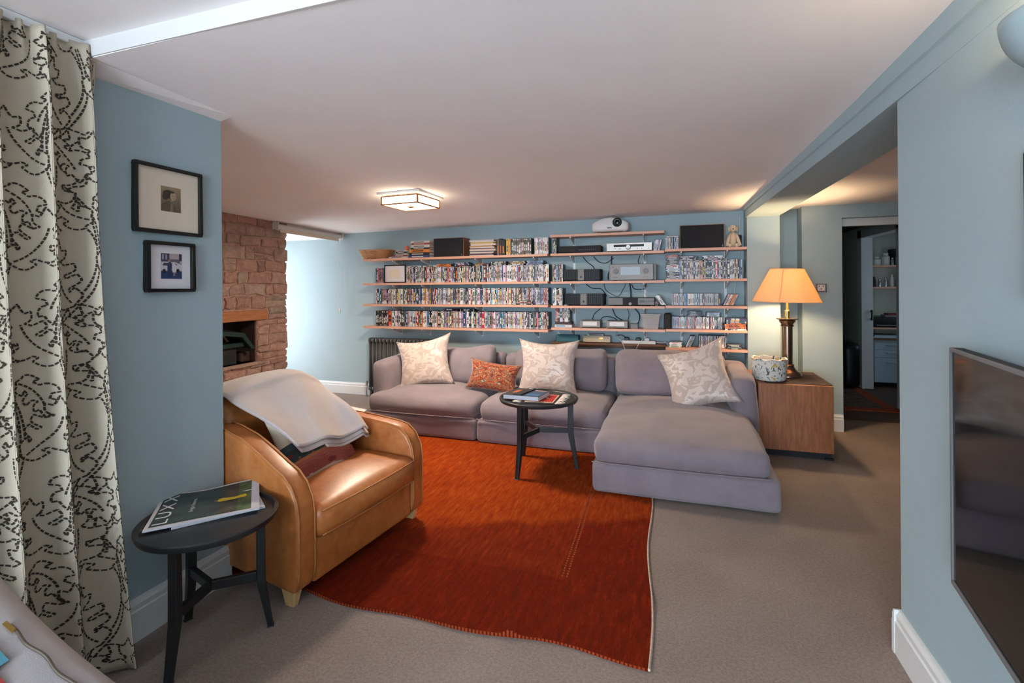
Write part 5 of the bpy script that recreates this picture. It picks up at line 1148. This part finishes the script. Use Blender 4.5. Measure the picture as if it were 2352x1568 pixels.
for k, (t_, c, l_) in enumerate(S1): flatbook(-3.075 + .004 * (k % 3) + (.03 if k > 2 else 0), -2.79 - .003 * (k % 2), y, .19, zz, t_ * 1.18, c, l_); zz += t_ * 1.18 + .0004
zz = z
for t_, c, l_, a0, a1 in ((.020, (206, 196, 190), 'white lowest book of the short stack by the basket', -3.36, -3.10), (.020, (120, 60, 70), 'plum book in the short stack', -3.30, -3.10), (.018, (200, 190, 186), 'pale book in the short stack', -3.26, -3.10), (.022, (44, 44, 48), 'black book in the short stack', -3.255, -3.10), (.014, (206, 196, 188), 'cream book topping the short stack', -3.25, -3.10)): flatbook(a0, a1, y + .01, .18, zz, t_, c, l_); zz += t_ + .0004
rm2 = random.Random(8); zz = z; PM = [(206, 196, 190), (60, 56, 70), (150, 110, 110), (214, 206, 200), (90, 84, 80), (206, 190, 180), (120, 60, 66), (214, 206, 200), (196, 150, 90), (220, 200, 190), (212, 186, 100), (206, 170, 130), (220, 210, 206), (200, 190, 186)]
for k, c in enumerate(PM):
    t_ = rm2.choice((.010, .014, .022)); dx = rm2.uniform(-.012, .02); a0 = -2.27 + dx; a1 = -1.955 + dx + rm2.uniform(-.03, .01)
    o = B().box(a0, a1, 5.275 + rm2.uniform(0, .012), 5.48, zz, zz + t_, c=c); o.build('magazine', 'print', None, bevel=.001, label='%s from bottom in the magazine pile beside the left speaker' % ordinal(k + 1), cat='magazine', group='magazine pile on the top shelf'); zz += t_ + .0004
    if zz > 1.995: break
for x, w, h, c, l_ in ((-1.945, .026, .19, (112, 96, 90), 'grey upright book next to the magazine pile'), (-1.915, .026, .195, (60, 54, 52), 'dark upright book with orange lettering on top shelf'), (-1.886, .04, .18, (40, 38, 38), 'black upright book left of the yellow cases')):
    b = B(); b.box(x, x + w, 5.32, 5.46, z, z + h, c=c); b.box(x + w * .25, x + w * .7, 5.3195, 5.32, z + h * .15, z + h * .6, c=(206, 110, 50)); b.build('upright_book', 'print', None, label=l_, cat='book')
b = B(); b.box(-3.135, -3.095, 5.29, 5.34, zt('left', 'top') + .096, zt('left', 'top') + .150, c=(206, 120, 70)); b.build('folded_cloth', 'print', None, bevel=.012, label='small orange folded pouch on the short book stack', cat='pouch')
# white box carrying the small DVD row
b = B(); b.box(-1.265, -1.075, 5.30, 5.44, zt('middle', 'bottom'), zt('middle', 'bottom') + .030, c=(206, 208, 212)); b.box(-1.265, -1.085, 5.31, 5.45, zt('middle', 'bottom') + .030, zt('middle', 'bottom') + .0575, c=(60, 36, 36)); b.box(-1.25, -1.15, 5.2995, 5.30, zt('middle', 'bottom') + .008, zt('middle', 'bottom') + .024, c=(120, 160, 190)); b.build('boxed_set', 'print', None, label='white box with a dark lid under the small DVD row', cat='box')
# wicker basket
wb = thing('wicker_basket', (-3.59, 5.36, zt('left', 'top')), 'shallow wicker basket at the left end of the top shelf', 'basket'); zb = zt('left', 'top') + .004
for k in range(11):
    f = k / 10; hx = .155 + .055 * f; hy = .085 + .03 * f; pts = []
    for i in range(72):
        a = 2 * PI * i / 72; ca, sa = math.cos(a), math.sin(a); e = 0.35
        px = hx * math.copysign(abs(ca) ** e, ca); py = hy * math.copysign(abs(sa) ** e, sa); o_ = .004 * (1 if (i // 2 + k) % 2 else -1)
        l_ = math.hypot(px, py); pts.append((-3.575 + px * (1 + o_ / l_), 5.365 + py * (1 + o_ / l_), zb + .006 + f * .098))
    b = B(); b.tube(pts, .0062 if k < 10 else .009, 5, True); b.build('woven_strand' if k < 10 else 'braided_rim', 'wicker', wb, smooth='full')
b = B(); b.box(-3.72, -3.43, 5.285, 5.445, zb - .003, zb + .006); b.build('base', 'wicker', wb)
b = B()
for i in range(36):
    a = 2 * PI * i / 36; ca, sa = math.cos(a), math.sin(a); c2 = math.copysign(abs(ca) ** .35, ca); s2 = math.copysign(abs(sa) ** .35, sa)
    b.tube([(-3.575 + .155 * c2, 5.365 + .085 * s2, zb), (-3.575 + .21 * c2, 5.365 + .115 * s2, zb + .106)], .004, 5)
b.build('stakes', 'wicker', wb, kind='stuff')
# loudspeakers lying on their sides
def speaker(x0, x1, y0, y1, z0, z1, label):
    s_ = thing('loudspeaker', ((x0 + x1) / 2, (y0 + y1) / 2, z0), label, 'loudspeaker')
    B().box(x0, x1, y0 + .012, y1, z0, z1).build('cabinet', 'speaker_oak', s_, bevel=.002); B().box(x0 + .006, x1 - .006, y0, y0 + .012, z0 + .005, z1 - .005).build('grille', 'grille_cloth', s_, bevel=.004); B().box(x1 - .022, x1 - .014, y0 - .0012, y0, z0 + .01, z0 + .03).build('badge', 'silver', s_)
speaker(-2.735, -2.345, 5.27, 5.47, zt('left', 'top'), zt('left', 'top') + .222, 'dark-grilled wooden loudspeaker on its side, left top shelf')
speaker(0.047, 0.465, 5.275, 5.48, zt('right', 'top'), zt('right', 'top') + .235, 'black-grilled loudspeaker on its side, right top shelf beside the soft toy')
# framed card
fc = thing('picture_frame', (-3.275, 5.275, zt('left', 'second')), 'black framed beige card standing before the second-shelf DVDs', 'picture')
fz0, fz1 = zt('left', 'second'), zt('left', 'second') + .222
b = B(); f = .013; X0, X1, Y0, Y1 = -3.425, -3.125, 5.29, 5.305
b.box(X0, X1, Y0, Y1, fz0, fz0 + f); b.box(X0, X1, Y0, Y1, fz1 - f, fz1); b.box(X0, X0 + f, Y0, Y1, fz0 + f, fz1 - f); b.box(X1 - f, X1, Y0, Y1, fz0 + f, fz1 - f); b.build('frame', 'frame_black', fc, bevel=.002)
B().box(X0 + f, X1 - f, Y0 + .006, Y1, fz0 + f, fz1 - f).build('mount', 'mount_white', fc); B().box(-3.355, -3.205, Y0 + .005, Y0 + .0061, fz0 + .06, fz0 + .165).build('card', 'mount_cream', fc, label='plain tan card')
b = B(); b.add([(-3.46, 5.30, zt('left', 'third')), (-3.385, 5.30, zt('left', 'third')), (-3.395, 5.30, zt('left', 'third') + .03), (-3.42, 5.30, zt('left', 'third') + .042), (-3.45, 5.30, zt('left', 'third') + .028)] + [(q[0], 5.285, q[1]) for q in ((-3.46, zt('left', 'third')), (-3.385, zt('left', 'third')), (-3.395, zt('left', 'third') + .03), (-3.42, zt('left', 'third') + .042), (-3.45, zt('left', 'third') + .028))], [(0, 1, 2, 3, 4), (9, 8, 7, 6, 5)] + [(i, i + 5, (i + 1) % 5 + 5, (i + 1) % 5) for i in range(5)]); b.build('shell', 'ceramic_white', None, bevel=.006, label='small cream shell in front of the third-shelf DVDs', cat='shell')
# ---- hi-fi
def unit(name, label, cat, x0, x1, y0, y1, z, h, m, feet=True, bev=.003):
    u = thing(name, ((x0 + x1) / 2, (y0 + y1) / 2, z), label, cat); f = .008 if feet else 0
    B().box(x0, x1, y0, y1, z + f, z + h).build('casing', m, u, bevel=bev)
    if feet:
        for x in (x0 + .03, x1 - .03):
            for y in (y0 + .03, y1 - .03): B().lathe([(.001, 0), (.014, 0), (.014, f), (.001, f)], 10, Matrix.Translation((x, y, z))).build('foot', 'black_plastic', u)
    return u
def disc(b, x, y, z, r, t, n=20): b.lathe([(.0005, 0), (r, 0), (r * .96, t), (.0005, t)], n, Matrix.Translation((x, y, z)) @ Matrix.Rotation(PI / 2, 4, 'X'))
pj = thing('projector', (-.652, 5.37, zt('middle', 'projector')), 'white projector on the highest middle shelf', 'projector'); z = zt('middle', 'projector')
def pd(p): k = max(0, p.z - z - .05) / .1; return (p.x, p.y, p.z - .055 * k * ((p.x + .652) / .19) ** 2)
b = B(); b.rbox(-.845, -.46, 5.255, 5.48, z + .012, z + .168, .03, deform=pd); b.build('housing', 'white_plastic', pj, smooth='full')
b = B(); b.lathe([(.02, 0), (.05, 0), (.046, .022), (.040, .028), (.036, .012), (.02, .010)], 24, Matrix.Translation((-.575, 5.262, z + .105)) @ Matrix.Rotation(PI / 2, 4, 'X')); b.build('lens_ring', 'black_plastic', pj, smooth=True)
b = B(); b.ball((-.575, 5.258, z + .105), (.034, .012, .034)); b.build('lens', 'lens_glass', pj, smooth='full')
for x in (-.80, -.505): B().lathe([(.001, 0), (.016, 0), (.016, .02), (.001, .02)], 10, Matrix.Translation((x, 5.30, z))).build('foot', 'grey_plastic', pj)
B().box(-.68, -.63, 5.252, 5.256, z + .045, z + .055).build('sensor_window', 'black_plastic', pj)
z = zt('middle', 'top')
u = unit('av_receiver', 'black slim receiver on the middle top shelf', 'receiver', -1.215, -.755, 5.29, 5.48, z, .078, 'matt_black')
B().box(-1.0, -.90, 5.288, 5.29, z + .052, z + .066).build('display', 'screen_glass', u)
b = B()
for k in range(9): disc(b, -.985 + k * .022, 5.289, z + .034, .004, .003, 8)
b.build('button_row', 'silver', u)
u = unit('amplifier', 'silver stereo amplifier with central volume knob, middle top shelf', 'amplifier', -.69, -.225, 5.28, 5.48, z, .092, 'pale_silver')
B().box(-.615, -.305, 5.2785, 5.28, z + .050, z + .074).build('display', 'screen_glass', u); b = B(); disc(b, -.465, 5.28, z + .048, .028, .016); b.build('volume_ring', 'black_plastic', u, smooth=True); b = B(); disc(b, -.465, 5.266, z + .048, .022, .006); b.build('volume_knob', 'pale_silver', u, smooth=True)
b = B()
for k in (-.60, -.56, -.545, -.37, -.33, -.26): disc(b, k, 5.28, z + .030, .0045, .003, 8)
b.build('button_row', 'black_plastic', u)
def poweramp(z, x0, x1, label):
    u = unit('power_amplifier', label, 'amplifier', x0, x1, 5.30, 5.48, z, .128, 'matt_black'); w = x1 - x0
    B().box(x0 + w * .40, x0 + w * .57, 5.285, 5.30, z + .008, z + .128).build('centre_panel', 'grey_plastic', u, bevel=.002); b = B(); disc(b, x0 + w * .485, 5.285, z + .045, .012, .004); b.build('power_button', 'black_plastic', u, smooth=True)
    f0 = None
    for s0 in (x0 + .004, x0 + w * .585):
        for k in range(16):
            xx_ = s0 + k * (w * .395 / 16)
            if f0 is None: f0 = B().box(xx_, xx_ + .004, 5.284, 5.30, z + .012, z + .126).build('heat_fin', 'black_plastic', u); f00 = xx_
            else: o = f0.copy(); COL.objects.link(o); o.parent = u; o.location = (xx_ - f00, 0, 0)
poweramp(zt('middle', 'second'), -1.165, -.76, 'upper of the two finned black power amplifiers')
poweramp(zt('middle', 'third'), -1.145, -.725, 'lower of the two finned black power amplifiers')
z = zt('middle', 'second'); u = unit('preamplifier', 'tall silver preamplifier with blue-grey screen and two dials', 'amplifier', -.655, -.215, 5.27, 5.48, z, .172, 'silver')
B().box(-.545, -.345, 5.2685, 5.27, z + .060, z + .145).build('display', 'drawer_white', u)
for x in (-.595, -.29): b = B(); disc(b, x, 5.27, z + .10, .028, .014); b.build('dial', 'grey_plastic', u, smooth=True)
b = B()
for k in (-.615, -.60, -.585, -.31, -.29, -.27): disc(b, k, 5.27, z + .035, .004, .003, 8)
disc(b, -.622, 5.27, z + .142, .007, .003, 10); b.build('button_row', 'black_plastic', u)
B().box(-.665, -.655, 5.275, 5.48, z + .008, z + .172).build('side_cheek', 'grey_plastic', u); B().box(-.215, -.185, 5.29, 5.48, z + .008, z + .172).build('side_cheek', 'grey_plastic', u)
z = zt('middle', 'third'); u = unit('disc_player', 'black disc player with three front panels, middle third shelf', 'disc player', -.675, -.205, 5.28, 5.48, z, .085, 'matt_black')
B().box(-.675, -.525, 5.277, 5.28, z + .010, z + .082).build('drawer_panel', 'grey_plastic', u, bevel=.002); B().box(-.37, -.205, 5.277, 5.28, z + .010, z + .082).build('control_panel', 'grey_plastic', u, bevel=.002)
b = B(); b.box(-.355, -.30, 5.2765, 5.277, z + .035, z + .06)
for k in range(4): disc(b, -.285 + k * .022, 5.277, z + .048, .008, .002, 10)
b.build('buttons', 'black_plastic', u); b = B(); disc(b, -.45, 5.28, z + .022, .016, .003); b.build('logo_disc', 'silver', u)
b = B(); b.ball((-.182, 5.30, z + .03), (.024, .024, .024)); b.lathe([(.001, 0), (.018, 0), (.016, .012), (.001, .012)], 14, Matrix.Translation((-.182, 5.30, z))); b.build('web_camera', 'grey_plastic', None, smooth='full', label='small grey ball-shaped gadget beside the black disc player', cat='gadget')
z = zt('middle', 'bottom')
for x0, x1, l_ in ((-.985, -.765, 'left of two small silver hi-fi boxes on the bottom middle shelf'), (-.70, -.478, 'right of two small silver hi-fi boxes on the bottom middle shelf')):
    u = unit('hifi_box', l_, 'hi-fi unit', x0, x1, 5.29, 5.45, z, .078, 'grey_plastic'); B().box(x0, x1, 5.284, 5.29, z + .008, z + .078).build('front_plate', 'silver', u, bevel=.002); B().box(x0 + .035, x1 - .035, 5.282, 5.284, z + .026, z + .068).build('inset_plate', 'white_plastic', u)
u = unit('adaptor_box', 'small grey adaptor box left of the plastic tub', 'adaptor', -.45, -.375, 5.31, 5.38, z, .048, 'grey_plastic', feet=False)
tb = thing('plastic_tub', (-.24, 5.36, z), 'clear plastic tub of discs on the bottom middle shelf', 'tub')
b = B(); b.add([(-.318, 5.29, z), (-.172, 5.29, z), (-.172, 5.43, z), (-.318, 5.43, z), (-.335, 5.275, z + .14), (-.155, 5.275, z + .14), (-.155, 5.445, z + .14), (-.335, 5.445, z + .14)], [(3, 2, 1, 0), (0, 1, 5, 4), (1, 2, 6, 5), (2, 3, 7, 6), (3, 0, 4, 7)]); o = b.build('box', 'clear_plastic', tb); md = o.modifiers.new('t', 'SOLIDIFY'); md.thickness = .002
B().box(-.345, -.145, 5.268, 5.452, z + .14, z + .156).build('lid', 'clear_plastic', tb, bevel=.004)
b = B(); b.lathe([(.008, 0), (.058, 0), (.058, .004), (.008, .004)], 28, Matrix.Translation((-.245, 5.312, z + .066)) @ Matrix.Rotation(PI / 2, 4, 'X'), c=(120, 160, 206)); b.box(-.30, -.19, 5.32, 5.42, z + .004, z + .09, c=(150, 170, 196)); b.build('disc_wallet', 'print', None, label='blue disc and wallet inside the clear tub', cat='disc')
b = B(); b.rbox(-.118, -.042, 5.29, 5.42, z, z + .165, .02, deform=lambda p: (p.x + .10 * (p.z - z) * .3, p.y, p.z)); b.build('desktop_speaker', 'matt_black', None, smooth=True, label='small black wedge speaker between the tub and the CDs', cat='loudspeaker')
# timber ledge contents
z = .7755
B().box(-1.275, -1.02, 5.38, 5.48, z, z + .075).build('card_box', 'teal_card', None, bevel=.002, label='flat teal box at the left end of the timber ledge', cat='box')
u = unit('tape_machine', 'beige machine with dark buttons on the timber ledge', 'radio', -.965, -.67, 5.375, 5.485, z, .075, 'beige_plastic'); B().box(-.79, -.75, 5.373, 5.375, z + .04, z + .06).build('display', 'brass', u); b = B()
for k in range(5): disc(b, -.735 + .013 * k, 5.375, z + .035 + .015 * (k % 2), .005, .003, 8)
b.build('buttons', 'grey_plastic', u); b = B(); b.box(-.92, -.75, 5.38, 5.48, z + .076, z + .096, c=(206, 206, 206)); b.box(-.90, -.76, 5.379, 5.38, z + .08, z + .092, c=(60, 60, 64)); b.build('leaflet_pile', 'print', None, label='pile of black and white leaflets on the beige machine', cat='leaflets')
ps = thing('power_strip', (-.38, 5.40, z), 'white power strip with plugs on the timber ledge', 'power strip'); B().box(-.55, -.20, 5.375, 5.43, z, z + .035).build('body', 'white_plastic', ps, bevel=.005)
for x, m in ((-.50, 'black_plastic'), (-.38, 'black_plastic'), (-.29, 'white_plastic')): B().box(x - .025, x + .025, 5.38, 5.425, z + .035, z + .065).build('plug', m, ps, bevel=.006)
# cables
def cable(pts, m, label, r=.0042):
    P_ = [Vector(p) for p in pts]; out = []
    for i in range(len(P_) - 1):
        a0 = P_[max(0, i - 1)]; a1 = P_[i]; a2 = P_[i + 1]; a3 = P_[min(len(P_) - 1, i + 2)]
        for k in range(6):
            t_ = k / 6; out.append(.5 * ((2 * a1) + (a2 - a0) * t_ + (2 * a0 - 5 * a1 + 4 * a2 - a3) * t_ ** 2 + (3 * a1 - a0 - 3 * a2 + a3) * t_ ** 3))
    out.append(P_[-1]); B().tube(out, r, 5).build('cable', m, None, smooth='full', label=label, cat='cable')
W_ = 5.484
cable([(-.98, W_, 1.72), (-.93, W_, 1.66), (-.86, W_, 1.60), (-.85, W_, 1.50)], 'cable_black', 'black cable slanting behind the upper power amplifier')
cable([(-.86, W_, 1.72), (-.80, W_, 1.66), (-.72, W_, 1.65), (-.64, W_, 1.70)], 'cable_black', 'black cable looping below the middle top shelf')
cable([(-.66, W_, 1.72), (-.67, W_, 1.62), (-.70, W_, 1.52), (-.70, W_, 1.46)], 'cable_black', 'black cable dropping left of the silver preamplifier', .006)
cable([(-.36, W_, 1.72), (-.38, W_, 1.66), (-.36, W_, 1.62)], 'cable_black', 'short black cable right under the silver amplifier')
cable([(-.95, W_, 1.42), (-.88, W_, 1.37), (-.78, W_, 1.36), (-.72, W_, 1.28)], 'cable_black', 'black cable sagging above the lower power amplifier')
cable([(-.75, W_, 1.42), (-.72, W_, 1.34), (-.60, W_, 1.28), (-.54, W_, 1.36), (-.51, W_, 1.42)], 'cable_black', 'thin black cable looped above the disc player', .003)
cable([(-.47, W_, 1.42), (-.46, W_, 1.34), (-.46, W_, 1.26)], 'cable_black', 'thick black cable dropping behind the disc player', .007)
cable([(-.45, W_, 1.41), (-.42, W_, 1.36), (-.32, W_, 1.36), (-.30, W_, 1.41)], 'cable_black', 'black cable loop right above the disc player', .005)
cable([(-.36, W_ - .004, 1.42), (-.32, W_ - .004, 1.32), (-.26, W_ - .004, 1.26)], 'cable_white', 'pale cable slanting above the disc player', .003)
cable([(-.78, W_, 1.15), (-.86, W_, 1.08), (-.88, W_, 1.0), (-.88, W_, .95)], 'cable_black', 'black cable hanging behind the left silver box')
cable([(-.82, W_, .96), (-.76, W_, 1.05), (-.64, W_, 1.04), (-.56, W_, .97)], 'cable_black', 'black cable arching between the two silver boxes')
cable([(-.66, W_, 1.15), (-.62, W_, 1.06), (-.55, W_, 1.02)], 'cable_black', 'black cable hanging behind the right silver box', .005)
cable([(-.42, W_, 1.15), (-.37, W_, 1.08), (-.38, W_, 1.0), (-.42, W_, .96)], 'cable_black', 'thick black cable hanging behind the grey adaptor', .006)
cable([(-.50, W_, 1.15), (-.48, W_, 1.08), (-.50, W_, .99)], 'cable_black', 'thin black cable left of the grey adaptor', .003)
cable([(-.62, 5.47, .90), (-.60, 5.40, .85), (-.55, 5.36, .80), (-.52, 5.345, .74), (-.50, 5.35, .66)], 'cable_white', 'white flex falling over the timber ledge', .003)
cable([(-.33, 5.38, .83), (-.36, 5.352, .79), (-.39, 5.345, .74), (-.40, 5.35, .66)], 'cable_white', 'second white flex falling from the power strip', .003)
cable([(-.62, 5.46, .85), (-.56, 5.44, .86), (-.52, 5.43, .84), (-.50, 5.41, .84)], 'cable_black', 'black lead plugged in the power strip', .004)
cable([(-.20, 5.40, .795), (-.12, 5.40, .80), (-.085, 5.42, .79), (-.08, 5.44, .70)], 'cable_white', 'white flex leaving the right end of the power strip', .004)
cable([(.632, 5.47, 2.10), (.628, 5.485, 2.0), (.62, 5.485, 1.70), (.585, 5.485, 1.44), (.57, 5.485, 1.2)], 'cable_white', 'white flex running down the corner behind the soft toy', .005)
# soft toy
z = zt('right', 'top'); pt = thing('soft_toy', (.545, 5.32, z), 'cream plush dog with long limbs sitting at the end of the top shelf', 'soft toy')
b = B(); b.ball((.548, 5.33, z + .190), (.033, .034, .037)); b.ball((.545, 5.30, z + .175), (.022, .02, .02)); b.build('head', 'plush_fur', pt, smooth='full', weld=False)
b = B(); b.ball((.548, 5.345, z + .078), (.036, .042, .080)); b.build('body', 'plush_fur', pt, smooth='full')
for s in (-1, 1):
    b = B(); b.tube([(.548 + s * .028, 5.34, z + .135), (.548 + s * .042, 5.315, z + .09), (.548 + s * .054, 5.295, z + .035), (.548 + s * .062, 5.285, z + .014)], [.013, .015, .015, .014], 8); b.build('arm', 'plush_fur', pt, smooth='full')
    b = B(); b.tube([(.548 + s * .022, 5.34, z + .03), (.548 + s * .030, 5.30, z + .02), (.548 + s * .033, 5.27, z + .019)], [.02, .019, .018], 8); b.build('leg', 'plush_fur', pt, smooth='full')
    b = B(); b.ball((.548 + s * .035, 5.335, z + .180), (.010, .014, .026)); b.build('ear', 'plush_fur', pt, smooth='full')
B().ball((.545, 5.279, z + .178), (.006, .005, .006), 10, 6).build('nose', 'black_plastic', pt, smooth='full')
B().box(.592, .635, 5.40, 5.47, z, z + .13).build('dark_box', 'matt_black', None, bevel=.004, label='narrow dark box in the shelf corner behind the soft toy', cat='box')
